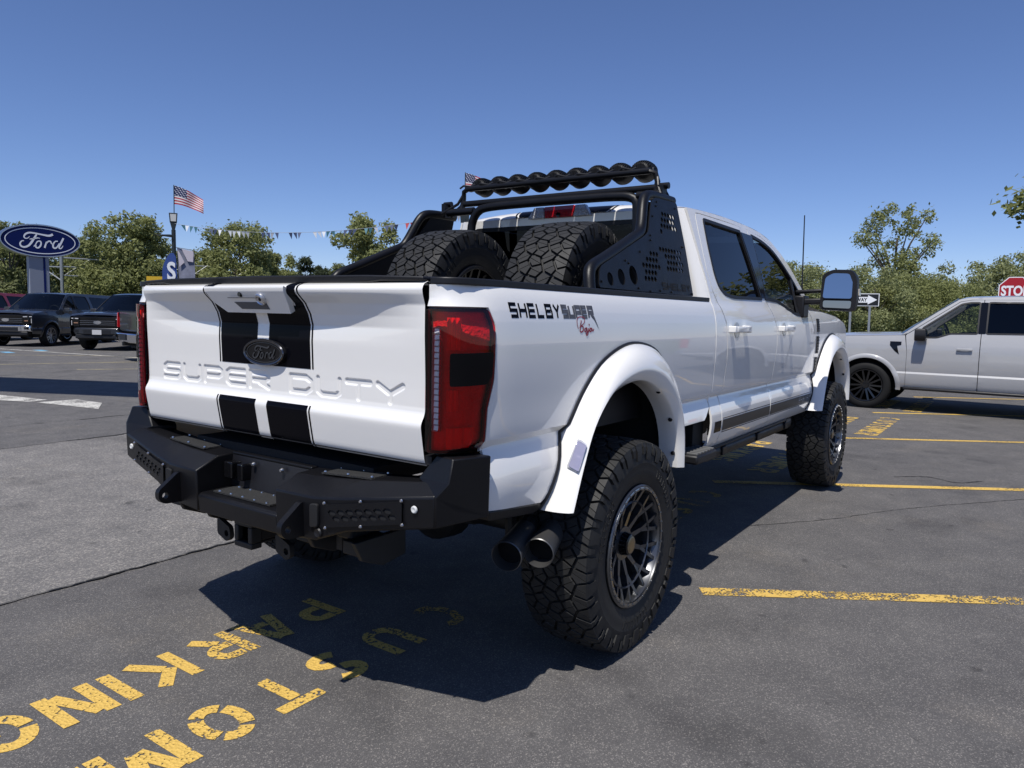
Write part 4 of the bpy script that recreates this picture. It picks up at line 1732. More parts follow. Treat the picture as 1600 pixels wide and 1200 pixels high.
def tg_stripe(name, ya, yb, za, zb, mt):
    ii = [i for i in range(nu) if ya - 1e-6 <= ys[i] <= yb + 1e-6]
    jj = [j for j in range(len(zz)) if za - 1e-6 <= zz[j] <= zb + 1e-6]
    m = MB()
    n_ = len(ii)
    m.v = [(float(X[j, i]) - .0012, ys[i], zz[j] + (.0008 if zz[j] > 1.55 else 0)) for j in jj for i in ii]
    m.f = [(a * n_ + b, (a + 1) * n_ + b, (a + 1) * n_ + b + 1, a * n_ + b + 1) for a in range(len(jj) - 1) for b in range(n_ - 1)]
    m.mi = [0] * len(m.f)
    m.build(name, mt, TG, angle=80, recalc=False)


for za, zb in ((1.255, 1.573), (.962, 1.126)):
    zc_ = min(zb, 1.49)
    tg_stripe('racing_stripe', .036, .276, za, zc_, VINYL)
    tg_stripe('racing_stripe', -.276, -.036, za, zc_, VINYL)
    if zb > 1.5:
        tg_stripe('racing_stripe', .228, .276, 1.484, zb, VINYL)
        tg_stripe('racing_stripe', -.276, -.228, 1.484, zb, VINYL)
    tg_stripe('pinstripe', .284, .292, za, zb, VINYL)
    tg_stripe('pinstripe', -.292, -.284, za, zb, VINYL)
# black cap along the top of the gate
m = MB()
q = [(.838, 1.5775), (.66, 1.5775), (.60, 1.571), (-.60, 1.571), (-.66, 1.5775), (-.838, 1.5775)]
top_ = [(-.838, 1.592), (-.6, 1.598), (0, 1.602), (.6, 1.598), (.838, 1.592)]
pl_ = q + top_
m.prism(pl_, lambda u, v, t: (-1.115 - (.030 * (1 - abs(u / .842) ** 2.6)) + .11 * t, u, v + (.0 if t == 0 else .002)))
m.build('tailgate_cap', PLASTIC, TG, bevel=.005)
# handle housing
hx = lambda u, v, d: (-1.112 - .058 * np.interp(v, [1.455, 1.50, 1.54, 1.556, 1.566, 1.573], [.20, .62, 1.04, 1.10, 1.0, .62]) - .008 - d, u, v)
hq = rounded([(-.215, 1.462), (.170, 1.458), (.236, 1.50), (.262, 1.560), (-.234, 1.560)], .010)
m = MB()
m.grid(lambda k, v: hx(lerp(interp([(1.460, -.215), (1.49, -.222), (1.560, -.234)], v), interp([(1.460, .172), (1.50, .236), (1.560, .262)], v), k), v, .010), [i / 20 for i in range(21)], [1.460 + .1 * i / 20 for i in range(21)])
hh_ = m.build('handle_housing', WHITE, TG, angle=60, recalc=False, solid=-.022)
m = MB()
sl = [(-.105, 1.474), (.065, 1.474), (.095, 1.500), (-.098, 1.500)]
panel('handle_slot', sl, lambda u, v: hx(u, v, .0125), mat('slot_dark', (.10, .10, .105), .6), hh_, du=.02, dv=.01, edge=.012, solid=.002, flip=True)
m = MB()
m.box((-1.186, .01, 1.5165), (.004, .20, .0022))
m.build('handle_seam', DARK, hh_)
m = MB()
cM = Matrix.Translation((-1.180, -.085, 1.512)) @ Matrix.Rotation(R(-28), 4, 'Y')
m.lathe([(-.004, .017), (-.008, .020), (-.004, .024), (.008, .025)], 24, axis='x', M=cM)
m.build('lock_ring', mat('satin_chrome', (.6, .6, .62), .3, .9), hh_)
m = MB()
m.lathe([(-.003, 0), (-.003, .017), (.006, .018)], 20, axis='x', M=cM)
m.build('lock_face', mat('satin_silver', (.4, .4, .42), .35, .8), hh_)
m = MB()
m.lathe([(-.006, 0), (-.006, .006), (0, .007)], 12, axis='x', M=cM)
m.build('lock_barrel', DARK, hh_)
m = MB()
m.lathe([(-.004, 0), (-.004, .009), (.006, .011)], 14, axis='x', c=(-1.186, .035, 1.530))
m.build('rear_camera', GLOSSB, hh_)
# oval badge on the gate
em = empty('oval_badge', (-1.108, -.018, 1.307), 0, TG)
RA, RB = .125, .053
m = MB()
n = 48
prs = [(1.0, 0), (1.0, .014), (.965, .018), (.90, .016), (.885, .010)]
vs, fs = [], []
for k, d in prs:
    vs += [(-d, RA * k * math.cos(2 * math.pi * i / n), RB * (k - (1 - k) * .9) * math.sin(2 * math.pi * i / n)) for i in range(n)]
for k in range(len(prs) - 1):
    fs += [(k * n + i, k * n + (i + 1) % n, (k + 1) * n + (i + 1) % n, (k + 1) * n + i) for i in range(n)]
m.add(vs, fs)
m.build('badge_rim', mat('dark_chrome', (.10, .10, .11), .18, .9), em)
m = MB()
m.add([(-.0105, RA * .9 * math.cos(2 * math.pi * i / n), RB * .80 * math.sin(2 * math.pi * i / n)) for i in range(n)], [tuple(range(n))])
m.build('badge_face', GLOSSB, em)
m = MB()
for vs, fs in ford_script():
    m.add([(-.014, -a * RA * .86, b * RA * .86 * .95) for a, b in vs], fs)
m.build('badge_script', mat('grey_script', (.085, .085, .09), .3, .7), em, smooth=False)
m = MB()
lo = MB()
vs, fs = ribbon([(RA * .83 * math.cos(2 * math.pi * i / n), RB * .72 * math.sin(2 * math.pi * i / n)) for i in range(n)], .0028, True)
m.add([(-.013, -a, b) for a, b in vs], fs)
m.build('badge_line', MATS['grey_script'], em, smooth=False)

# ================================================================ REAR BUMPER
BUMP = empty('rear_bumper', (0, 0, 0), 0, TRUCK)
ST = [  # half-station: y, deck rear z, deck front (x,z), ridge (x,z), bottom front (x,z)
    (.250, .875, (-1.150, .868), (-1.250, .823), (-1.243, .655)),
    (.450, .882, (-1.146, .876), (-1.240, .823), (-1.236, .668)),
    (.590, .893, (-1.140, .888), (-1.222, .838), (-1.218, .720)),
    (.940, .925, (-1.120, .928), (-1.165, .886), (-1.162, .782)),
]
for sg in (-1, 1):
    m = MB()
    vs, fs = [], []
    for y, zr, df, rg, bf in ST:
        vs += [(-1.02, sg * y, zr), (df[0], sg * y, df[1]), (rg[0], sg * y, rg[1]), (bf[0], sg * y, bf[1]), (-1.02, sg * y, bf[1])]
    for k in range(len(ST) - 1):
        for i in range(5):
            j = (i + 1) % 5
            fs.append((k * 5 + i, k * 5 + j, (k + 1) * 5 + j, (k + 1) * 5 + i))
    fs += [(0, 1, 2, 3, 4), tuple(15 + i for i in range(5))]
    m.add(vs, fs)
    m.build('bumper_block', POWDER, BUMP, angle=12, bevel=.006)
    # corner tower and wing plate
    m = MB()
    A, B = (-1.163, .942, .782), (-1.165, .942, .886)
    C, D = (-1.143, .978, .934), (-1.118, .975, 1.008)
    E, F = (-.968, 1.018, 1.004), (-.975, 1.018, .795)
    G, H = (-1.092, .885, 1.008), (-1.108, .82, .925)
    I_, J = (-.968, .93, 1.004), (-.975, .93, .795)
    P = [(q[0], sg * q[1], q[2]) for q in (A, B, C, D, E, F, G, H, I_, J, (-1.0, .80, .79), (-1.0, .80, .925))]
    m.add(P, [(0, 1, 2, 3, 4, 5), (3, 2, 7, 6), (2, 1, 7), (3, 6, 8, 4), (4, 8, 9, 5), (0, 5, 9, 10), (6, 7, 11, 8), (8, 11, 10, 9), (1, 0, 10, 11, 7)])
    m.build('bumper_wing', POWDER, BUMP, angle=12, bevel=.005)
    # hex mesh insert in the face
    def faceP(y, z, d=0):
        x = interp([(.45, -1.239), (.59, -1.221), (.94, -1.1645)], y) - .0
        return (x - d, sg * y, z)
    fr = [(.515, .735), (.815, .790), (.815, .850), (.515, .800)]
    m = MB()
    panel('x', rounded(fr, .008), lambda u, v: faceP(u, v, .0035), DARK, mb=m, du=.1, dv=.1)
    m.build('grille_recess', DARK, BUMP, smooth=False)
    hexes = []
    hw, hr = .034, .015
    for row in range(-2, 8):
        for cc in range(12):
            cx = .50 + cc * hw * 1.12 + (hw * .56 if row % 2 else 0)
            cz = .735 + row * .0215 + (cx - .515) * .165
            h6 = [(cx + hw * .53 * math.cos(R(60 * k)), cz + hr * .72 * math.sin(R(60 * k))) for k in range(6)]
            if all(inside(offset_poly(fr, -.004), a, b) for a, b in h6):
                hexes.append(h6)
    panel('grille_mesh', rounded(offset_poly(fr, .008), .008), lambda u, v: faceP(u, v, .008), POWDER, BUMP, holes=hexes, du=.1, dv=.1, edge=.03, solid=.004, flip=(sg > 0))
    for (y, z) in ((.508, .725), (.505, .812), (.66, .752), (.66, .838), (.825, .782), (.822, .862)):
        m = MB()
        p = faceP(y, z, .008)
        m.lathe([(-.005, 0), (-.005, .004), (0, .006)], 8, axis='x', c=p)
        m.build('screw', STEEL, BUMP)
    m = MB()
    p = faceP(.868, .838, .003)
    m.lathe([(-.004, 0), (-.006, .009), (-.004, .012), (0, .013)], 16, axis='x', c=p)
    m.build('parking_sensor', mat('sensor_white', (.62, .62, .60), .4), BUMP)
    p = faceP(.47, .70, .002)
    m = MB()
    m.lathe([(-.003, .010), (-.005, .014), (0, .018)], 18, axis='x', c=p)
    m.build('parking_sensor', PLASTIC, BUMP)
    # shackle tab: tapered plate with an eye
    q = rounded([(-1.235, .675), (-1.225, .795), (-1.250, .80), (-1.338, .735), (-1.338, .70), (-1.315, .678)], [.0, .0, .01, .022, .022, .02], 5)
    eye = [(-1.309 + .013 * math.cos(2 * math.pi * k / 14), .712 + .013 * math.sin(2 * math.pi * k / 14)) for k in range(14)]
    o = panel('shackle_tab', q, lambda u, v: (u, sg * .385 - .013, v), POWDER, BUMP, holes=[eye], du=.05, dv=.05, edge=.02, solid=.026, flip=False)
    m = MB()
    m.prism(rounded([(.435, .715), (.475, .722), (.475, .805), (.435, .80)], .01), lambda u, v, t: (-1.236 - .012 * t, sg * u, v))
    m.build('tow_pin_plate', DARK, BUMP, bevel=.003)
    # step tread on the deck
    tr = MB()
    tr.box((-1.085, sg * .50, .889), (.10, .26, .006), (sg * .06, .0, 0))
    t_ = tr.build('step_tread', mat('tread_plate', (.02, .02, .02), .75, bump=(220, .9, .01)), BUMP)
    for a in (-.12, 0, .12):
        for b in (-.04, .04):
            m = MB()
            m.lathe([(0, .006), (.004, .005), (.006, 0)], 8, axis='z', c=(-1.085 + b, sg * .50 + a, .8935 + a * sg * .06))
            m.build('tread_bolt', STEEL, t_)
# centre step and plate recess
m = MB()
q = [(-1.02, .735), (-1.228, .732), (-1.244, .722), (-1.238, .652), (-1.02, .652)]
m.prism(q, lambda u, v, t: (u, lerp(-.2495, .2495, t), v))
m.build('centre_step', POWDER, BUMP, angle=12, bevel=.005)
m = MB()
m.box((-1.075, 0, .80), (.02, .498, .13), (0, .1, 0))
cp = m.build('plate_panel', mat('satin_black', (.012, .012, .015), .35), BUMP)
m = MB()
m.box((-1.03, 0, .872), (.10, .498, .012))
m.build('centre_deck', POWDER, BUMP, bevel=.004)
for y in (.09, -.09):
    m = MB()
    m.lathe([(-.010, 0), (-.010, .006), (-.004, .009), (0, .010)], 10, axis='x', c=(-1.092, y, .846))
    m.build('plate_bolt', STEEL, cp)
for y, z, w_ in ((.215, .81, .055), (.135, .81, .035)):
    m = MB()
    m.prism(rounded([(y - w_ / 2, z - .035), (y + w_ / 2, z - .035), (y + w_ / 2, z + .035), (y - w_ / 2, z + .035)], .008), lambda u, v, t: (-1.08 - .05 * t, u, v))
    m.build('trailer_socket', GLOSSB, cp, bevel=.005)
tr = MB()
tr.box((-1.15, .02, .738), (.11, .36, .006))
t_ = tr.build('step_tread', MATS['tread_plate'], BUMP)
for k in range(5):
    for b in (-.045, .045):
        m = MB()
        m.lathe([(0, .006), (.004, .005), (.006, 0)], 8, axis='z', c=(-1.15 + b, -.13 + k * .075, .741))
        m.build('tread_bolt', STEEL, t_)
# hitch receiver
m = MB()
for a, b, c, d in ((-.038, .038, .620, .612), (-.038, .038, .544, .536)):
    pass
RC = (-1.13, .06, .578)
for dy, dz, sy_, sz_ in ((0, .038, .088, .012), (0, -.038, .088, .012), (.038, 0, .012, .064), (-.038, 0, .012, .064)):
    m.box((RC[0] + .15, RC[1] + dy, RC[2] + dz), (.34, sy_, sz_))
for dy, dz, sy_, sz_ in ((0, .044, .112, .024), (0, -.044, .112, .024), (.044, 0, .024, .064), (-.044, 0, .024, .064)):
    m.box((RC[0] - .015, RC[1] + dy, RC[2] + dz), (.05, sy_, sz_))
m.build('hitch_receiver', CHASSIS, TRUCK, bevel=.004)
m = MB()
m.tube([(-.98, -.40, .60), (-.98, .44, .60)], .03, 10)
for y in (-.16, .28, -.38, .42):
    m.box((-1.0, y, .63), (.12, .03, .11))
m.build('hitch_crossbar', CHASSIS, TRUCK)
for y in (-.56, .56, -.30, .36):
    m = MB()
    m.prism([(-1.16, .66), (-.90, .66), (-.90, .56), (-1.02, .545), (-1.12, .585)], lambda u, v, t: (u, y - .012 + .024 * t, v))
    m.box((-1.04, y + .05, .62), (.16, .09, .05))
    m.build('bumper_bracket', CHASSIS, TRUCK, bevel=.004)
for y in (-.135, .25):
    q = rounded([(-1.10, .60), (-1.22, .57), (-1.23, .525), (-1.19, .505), (-1.10, .53)], .015)
    eye = [(-1.19 + .02 * math.cos(2 * math.pi * k / 12), .54 + .014 * math.sin(2 * math.pi * k / 12)) for k in range(12)]
    m = MB()
    pan = panel('safety_chain_loop', [(y + (a - (-1.16)) * .7, b) for a, b in q], lambda u, v: (-1.13, u, v), CHASSIS, TRUCK, holes=[[(y + (a - (-1.16)) * .7, b) for a, b in eye]], du=.05, dv=.05, edge=.02, solid=.02, flip=True)

# ================================================================ EXHAUST, CHASSIS
ex = empty('exhaust', (0, 0, 0), 0, TRUCK)
TIP = mat('black_chrome_tip', (.13, .128, .126), .4, .7)
dirx = Vector((-.93, -.30, -.10)).normalized()
for c in (Vector((-.735, -.925, .578)), Vector((-.640, -1.005, .582))):
    Mx = Matrix.Translation(c) @ dirx.to_track_quat('X', 'Z').to_matrix().to_4x4()
    m = MB()
    m.lathe([(-.25, .048), (-.14, .051), (-.02, .0585), (.0, .0595), (.003, .0565), (-.01, .054), (-.20, .048)], 36, axis='x', M=Mx)
    m.build('exhaust_tip', TIP, ex, angle=30)
    m = MB()
    m.lathe([(-.06, 0), (-.06, .0535)], 24, axis='x', M=Mx)
    m.build('tip_bore', DARK, ex)
    m = MB()
    m.tube([c - dirx * .12, c - dirx * .3, Vector((.05, -.62, .66)), Vector((.8, -.50, .68)), Vector((2.6, -.42, .62))], .042, 10)
    m.build('pipe', CHASSIS, ex)
m = MB()
for sg in (-1, 1):
    m.box((1.9, sg * .45, .72), (6.0, .08, .16))
for x in (-.75, .6, 1.9, 3.2, 4.6):
    m.box((x, 0, .70), (.10, .9, .10))
m.box((1.9, .28, .62), (1.3, .35, .22))
m.box((3.7, 0, .72), (1.5, .7, .3))
m.build('chassis_frame', CHASSIS, TRUCK, bevel=.01)
m = MB()
m.tube([(0, -.80, .47), (0, -.2, .47), (0, .2, .47), (0, .80, .47)], .055, 12)
m.lathe([(-.16, 0), (-.15, .07), (-.06, .16), (.06, .17), (.15, .08), (.16, 0)], 20, axis='x', c=(-.03, 0, .47))
m.tube([(.15, 0, .48), (2.4, 0, .62)], .045, 10)
m.build('rear_axle', CHASSIS, TRUCK)
m = MB()
m.tube([(4.064, -.80, .47), (4.064, .80, .47)], .05, 12)
m.lathe([(-.13, 0), (-.12, .06), (0, .14), (.12, .06), (.13, 0)], 20, axis='x', c=(4.064, .2, .47))
m.build('front_axle', CHASSIS, TRUCK)
for sg in (-1, 1):
    m = MB()
    m.tube([(-.78, sg * .52, .70), (-.4, sg * .52, .58), (0, sg * .52, .545), (.4, sg * .52, .60), (.75, sg * .52, .72)], .03, 8)
    m.tube([(-.22, sg * .60, .42), (-.12, sg * .50, .80)], .035, 10)
    m.build('leaf_spring', CHASSIS, TRUCK)
    m = MB()
    m.tube([(4.0, sg * .62, .45), (4.05, sg * .58, 1.0)], .06, 12)
    m.build('front_shock', CHASSIS, TRUCK)
m = MB()
m.box((1.9, 0, .88), (5.9, 1.1, .06))
m.build('underbody', DARK, TRUCK)

# ================================================================ BED RACK AND LIGHT BAR
def sailY(z):
    return .932 - .236 * (z - 1.58)


plate = rounded([(-.085, 1.598), (1.0, 1.594), (1.012, 1.85), (1.0, 2.105), (.71, 2.096), (.65, 2.07), (.545, 1.90), (.485, 1.874), (-.03, 1.695), (-.055, 1.672)], [.02, .01, .05, .02, .03, .03, .05, .05, .03, .02], 4)
zoneA = [(.750, 2.035), (.945, 2.035), (.945, 1.915), (.675, 1.905)]
zoneB = [(.545, 1.815), (.745, 1.862), (.94, 1.862), (.945, 1.692), (.60, 1.692), (.545, 1.636), (.385, 1.636), (.380, 1.750)]
holes = []
for cx, cz, r in ((.035, 1.640, .030), (.150, 1.655, .037), (.280, 1.670, .045)):
    holes.append([(cx + r * .92 * math.cos(2 * math.pi * k / 22), cz + r * math.sin(2 * math.pi * k / 22)) for k in range(22)])
hr = .0165
for row in range(30):
    for cc in range(30):
        cx = .36 + cc * hr * 2.25 + (hr * 1.125 if row % 2 else 0)
        cz = 1.63 + row * hr * 1.95
        h6 = [(cx + hr * 1.0 * math.cos(R(60 * k)), cz + hr * .86 * math.sin(R(60 * k))) for k in range(6)]
        if any(all(inside(zn, a, b) for a, b in h6) for zn in (zoneA, zoneB)):
            # solid patch: emblem area in the middle of the mesh
            if math.hypot((cx - .66) / .07, (cz - 1.755) / .04) < 1 or (cx < .715 and cz > 1.95):
                continue
            holes.append(h6)
for sg in (-1, 1):
    lx = (lambda x: x) if sg < 0 else (lambda x: x + .15 * (1 - (x + .13) / 1.13))
    sp = panel('rack_side_plate', plate, lambda u, v: (lx(u), sg * sailY(v), v), POWDER, TRUCK, holes=holes, du=.15, dv=.15, edge=.04, solid=.006, flip=(sg > 0))
    # raised print on the plate
    st, wd = block_text('SHELBY', .038, .009, .052, .012, 0, SQUARE)
    g = MB()
    for vs, fs in st:
        g.add([(lambda x, z: (lx(x), sg * (sailY(z) + .002), z))(.60 + (a if sg < 0 else wd - a), 1.615 + b) for a, b in vs], fs)
    g.build('plate_lettering', mat('recess_black', (.004, .004, .005), .8), sp, smooth=False)
    for a, b in ((.62, 1.745), (.70, 1.77), (.66, 1.79), (.64, 1.72)):
        pass
    # coiled emblem, simple raised strokes
    for x, z in ((-.055, 1.625), (.31, 1.61), (.44, 1.60), (.56, 1.607), (.70, 1.605), (.97, 1.606), (.985, 1.606), (.22, 1.735), (.25, 1.725), (.40, 1.79), (.55, 1.86), (.56, 1.885), (.63, 1.99), (.70, 2.05), (.72, 2.075), (.96, 2.07), (.96, 1.86), (.975, 1.86)):
        m = MB()
        q = (lx(x), sg * (sailY(z) + .001), z)
        m.lathe([(sg * 0, .006), (sg * .004, .0055), (sg * .006, 0)], 8, c=q)
        m.build('plate_bolt', GLOSSB, sp)
    # edge tube of the plate
    path = smooth_path([(-.125, 1.585, 0), (-.105, 1.655, 0), (-.062, 1.692, 0), (.10, 1.748, 0), (.40, 1.855, 0), (.49, 1.89, 0), (.535, 1.94, 0), (.605, 2.055, 0), (.66, 2.098, 0), (.76, 2.112, 0), (1.0, 2.116, 0)], 60)
    m = MB()
    m.tube([(lx(q.x), sg * (sailY(q.y) - .027), q.y) for q in path], .027, 14)
    m.build('rack_edge_tube', POWDER, TRUCK, angle=40)
    m = MB()
    inner = [(-.06, 1.60), (.97, 1.60), (.97, 2.09), (.70, 2.08), (.53, 1.88), (-.04, 1.68)]
    m.prism(inner, lambda u, v, t: (lx(u), sg * (sailY(v) - .050 - .004 * t), v))
    m.build('rack_inner_plate', DARK, TRUCK)
    # struts from the plate to the light bar
    m = MB()
    ye_ = .73 if sg < 0 else .63
    m.tube([(.95, sg * .795, 2.10), (.93, sg * (ye_ + .03), 2.17), (.905, sg * ye_, 2.185)], .014, 8)
    m.tube([(.84, sg * .795, 2.10), (.88, sg * (ye_ + .02), 2.18), (.91, sg * ye_, 2.24)], .010, 8)
    m.box((.90, sg * .765, 2.145), (.06, .03, .09))
    m.lathe([(-.03, .018), (.03, .018)], 12, c=(.92, sg * .765, 2.19))
    m.build('bar_bracket', POWDER, TRUCK)
# main hoop and upper cross bar
def rk(x, y, z):
    return (x - .125, y * .97 - .05, z * .968 + .047)


hoop = smooth_path([(1.0, .60, 1.60, ), (1.0, .60, 1.95), (1.0, .595, 2.06), (1.0, .555, 2.135), (1.0, .47, 2.165), (1.0, .2, 2.172), (1.0, -.2, 2.172), (1.0, -.47, 2.168), (1.0, -.57, 2.15), (1.0, -.60, 2.08), (1.0, -.60, 1.6)], 70)
m = MB()
m.tube([rk(*q) for q in hoop], .027, 12)
m.tube([rk(1.0, -.60, 2.162), rk(1.0, -.74, 2.162)], .025, 12)
m.tube([rk(1.0, .58, 2.15), rk(1.0, .80, 2.15)], .025, 12)
m.build('rack_hoop', POWDER, TRUCK, angle=40)
m = MB()
m.tube([rk(1.035, -.70, 2.205), rk(1.035, .70, 2.205)], .020, 12)
m.build('light_bar_tube', POWDER, TRUCK)
m = MB()
m.tube([rk(1.02, -.66, 2.300), rk(1.02, .66, 2.300)], .018, 12)
for sg in (-1, 1):
    m.tube([rk(1.02, sg * .645, 2.300), rk(1.03, sg * .69, 2.285), rk(1.04, sg * .70, 2.24), rk(1.02, sg * .70, 2.17)], .016, 8)
m.build('light_mount_rail', POWDER, TRUCK)
PODM = mat('pod_black', (.005, .005, .006), .55, 0, 0, .25)
for k in range(9):
    y = .585 - k * .14625
    lp = empty('light_pod', rk(1.080, y, 2.318), 0, TRUCK)
    lp.scale = (.90, 1.04, .86)
    m = MB()
    tilt = Matrix.Rotation(R(4), 4, 'Y')
    m.lathe([(-.040, 0), (-.040, .036), (-.034, .046), (-.012, .056), (.0, .060), (.05, .064), (.062, .066), (.066, .062), (.066, 0)], 30, axis='x', M=tilt)
    m.build('pod_housing', PODM, lp, angle=30)
    for f in range(13):
        yy = -.060 + f * .010
        hmax = math.sqrt(max(0, .0675 ** 2 - yy ** 2))
        if hmax < .012:
            continue
        m = MB()
        a0 = -.046 + .30 * abs(yy)
        q = [(.050, hmax * .86), (.050, hmax), (.0, hmax), (a0 + .012, hmax * .86), (a0, hmax * .5), (a0, .004), (a0 + .02, .004)]
        m.prism(q, lambda u, v, t: tuple(tilt @ Vector((u, yy - .0018 + .0036 * t, v))))
        m.build('cooling_fin', PODM, lp, smooth=False)
    m = MB()
    m.lathe([(.067, 0), (.067, .055)], 24, axis='x', M=tilt)
    m.build('pod_lens', mat('pod_lens', (.25, .26, .28), .08, .4, 1), lp)
    m = MB()
    m.tube([(-.02, -.068, .008), (-.03, -.070, -.030), (-.052, -.040, -.036), (-.055, .0, -.030), (-.052, .040, -.036), (-.03, .070, -.030), (-.02, .068, .008)], .008, 6)
    m.tube([(-.042, .02, .012), (-.072, .035, -.005), (-.080, .085, .004 + .004 * (k % 3)), (-.060, .125, -.008)], .0075, 6)
    m.build('pod_bracket', PLASTIC, lp)
    m = MB()
    m.lathe([(-.010, 0), (-.010, .005), (0, .006)], 8, axis='x', c=(-.045, .074, -.008))
    m.build('pod_bolt', STEEL, lp)

# ================================================================ SIDE GRAPHICS ON THE BED
def bed_print(sg):
    def at(a, b):
        # a along the side from the front end of the print (x), b height
        return bedP(sg, .0008)(s_at(a), b)
    return at


for sg in (-1, 1):
    at = bed_print(sg)
    xa, xb = -.846, -.545
    st, wd = block_text('SHELBY', .054, .0125, .062, .010, -.10, SQUARE, .006)
    dirn = 1 if sg < 0 else -1
    W1 = .335
    x0 = -.846 if sg < 0 else -.846 + W1 + .25
    k = W1 / wd
    g = MB()
    for vs, fs in st:
        g.add([at(x0 + dirn * a * k, 1.462 + b) for a, b in vs], fs)
    g.build('side_lettering', VINYL, TRUCK, smooth=False)
    st2, wd2 = block_text('SUPER', .054, .0165, .062, .002, -.10, SQUARE, .006)
    W2 = .25
    k2 = W2 / wd2
    x1 = x0 + dirn * (W1 + .010)
    g = MB()
    for vs, fs in st2:
        g.add([at(x1 + dirn * a * k2, 1.462 + b) for a, b in vs], fs)
    # long leg of the last letter
    leg = [(W2 - .020, .012), (W2 - .002, .012), (W2 + .036, -.045), (W2 + .006, -.012)]
    g.add([(lambda p: (p[0], p[1] + sg * .001, p[2]))(at(x1 + dirn * a, 1.462 + b)) for a, b in leg], [(0, 1, 2, 3)])
    g.build('side_lettering', mat('grey_camo_print', (.09, .09, .10), .5, var=(60, .7)), TRUCK, smooth=False)
    # red script under it
    sc = [
        ([(0.012, -.035), (0.004, -.012), (.010, .006), (.030, .012), (.058, .010), (.066, .0), (.056, -.014), (.034, -.024), (.022, -.030)], .004),
        ([(.038, -.002), (.030, -.022), (.024, -.046)], .006),
        ([(.030, -.026), (.048, -.026), (.050, -.040), (.036, -.048), (.024, -.044)], .006),
        ([(.076, -.034), (.064, -.034), (.060, -.044), (.070, -.046), (.078, -.032), (.082, -.046)], .006),
        ([(.092, -.033), (.088, -.052), (.078, -.062), (.074, -.054), (.100, -.040)], .006),
        ([(.116, -.034), (.104, -.034), (.102, -.044), (.112, -.046), (.118, -.034), (.126, -.044), (.136, -.036)], .006),
        ([(.096, -.016), (.101, -.022)], .007),
    ]
    g = MB()
    for pts, wdt in sc:
        P = smooth_path([(a, b, 0) for a, b in pts], max(4, len(pts) * 3))
        vs, fs = ribbon([(q.x, q.y) for q in P], wdt)
        g.add([(lambda p: (p[0], p[1] + sg * .0005, p[2]))(at(x1 + dirn * (.100 + a * 1.02), 1.458 + b)) for a, b in vs], fs)
    g.build('side_script', mat('red_print', (.30, .012, .03), .4), TRUCK, smooth=False)

# ================================================================ SPARE WHEELS IN THE BED
SPARE_ME = {}


def black_copy(me):
    c = me.copy()
    c.materials[0] = mat('spare_rim_black', (.006, .006, .007), .4, 0, 0, .3)
    return c


for (x, y, z, yaw, lab) in ((.36, -.53, 1.475, 0.10, 'black all-terrain spare wheel in the pickup bed, the one nearer the side lettering'),
                            (.36, .235, 1.470, 0.06, 'black all-terrain spare wheel in the pickup bed, on the side away from the camera')):
    t = tag(empty('spare_wheel', (x, y, z)), lab, 'wheel', 'spare wheels in the truck bed')
    t.rotation_mode = 'XYZ'
    t.rotation_euler = (0.0, .3, yaw)
    put('tyre', TYRE_ME, t)
    for n, me in RIMS:
        if n in ('rim', 'spokes', 'rim_lip'):
            put(n, SPARE_ME.setdefault(n, black_copy(me)), t)

# ================================================================ OTHER VEHICLES
def simple_tyre(name, r=.39, w_=.13, rim=.27):
    m = MB()
    m.lathe([(-w_ * .8, rim), (-w_ * .98, rim + .02), (-w_ * 1.03, (rim + r) / 2), (-w_ * .95, r - .025), (-w_ * .8, r - .006), (-w_ * .4, r), (w_ * .4, r), (w_ * .8, r - .006), (w_ * .95, r - .025), (w_ * 1.03, (rim + r) / 2), (w_ * .98, rim + .02), (w_ * .8, rim)], 48, closed=True)
    for y in (-.6, -.2, .2, .6):
        m.lathe([(w_ * y - .004, r - .010), (w_ * y - .004, r + .0015), (w_ * y + .004, r + .0015), (w_ * y + .004, r - .010)], 48, closed=True)
    return m.mesh(name, mat('road_tyre', (.008, .008, .008), .75, 0, 0, .3), angle=30)


def simple_rim(name, mt, ns, split, rim=.27):
    m = MB()
    m.lathe([(-.118, rim + .006), (-.125, rim), (-.12, rim - .012), (-.08, rim - .02), (.10, rim - .03), (.11, rim + .006)], 48, closed=True)
    for k in range(ns):
        M = Matrix.Rotation(2 * math.pi * k / ns, 4, 'Y')
        for d in ((-1, 1) if split else (0,)):
            a = Vector((d * .012, -.085, .04))
            b = Vector((d * rim * .20, -.112, rim - .008))
            dx = Vector((1, 0, 0))
            vs = [a - dx * .016, a + dx * .016, b + dx * .015, b - dx * .015]
            vs = vs + [v + Vector((0, .035, 0)) for v in vs]
            m.add([M @ v for v in vs], [(0, 1, 2, 3), (7, 6, 5, 4), (0, 4, 5, 1), (1, 5, 6, 2), (2, 6, 7, 3), (3, 7, 4, 0)])
    m.lathe([(-.10, 0), (-.10, .05), (-.07, .065), (0, .065), (0, 0)], 20)
    return m.mesh(name, mt, angle=30)


STYRE = simple_tyre('tyre')
SRIM_S = simple_rim('rim', mat('silver_alloy', (.36, .36, .38), .3, .9), 6, True)
SRIM_B = simple_rim('rim', mat('black_alloy', (.012, .012, .013), .18, .3, .6), 7, True)
m = MB()
m.lathe([(-.02, .265), (-.02, 0)], 32)
SDISC = m.mesh('wheel_backing', DARK)


def paint(name, col, metal=.0, rough=.4):
    return mat(name, col, rough, metal, 1.0, .5, .03)


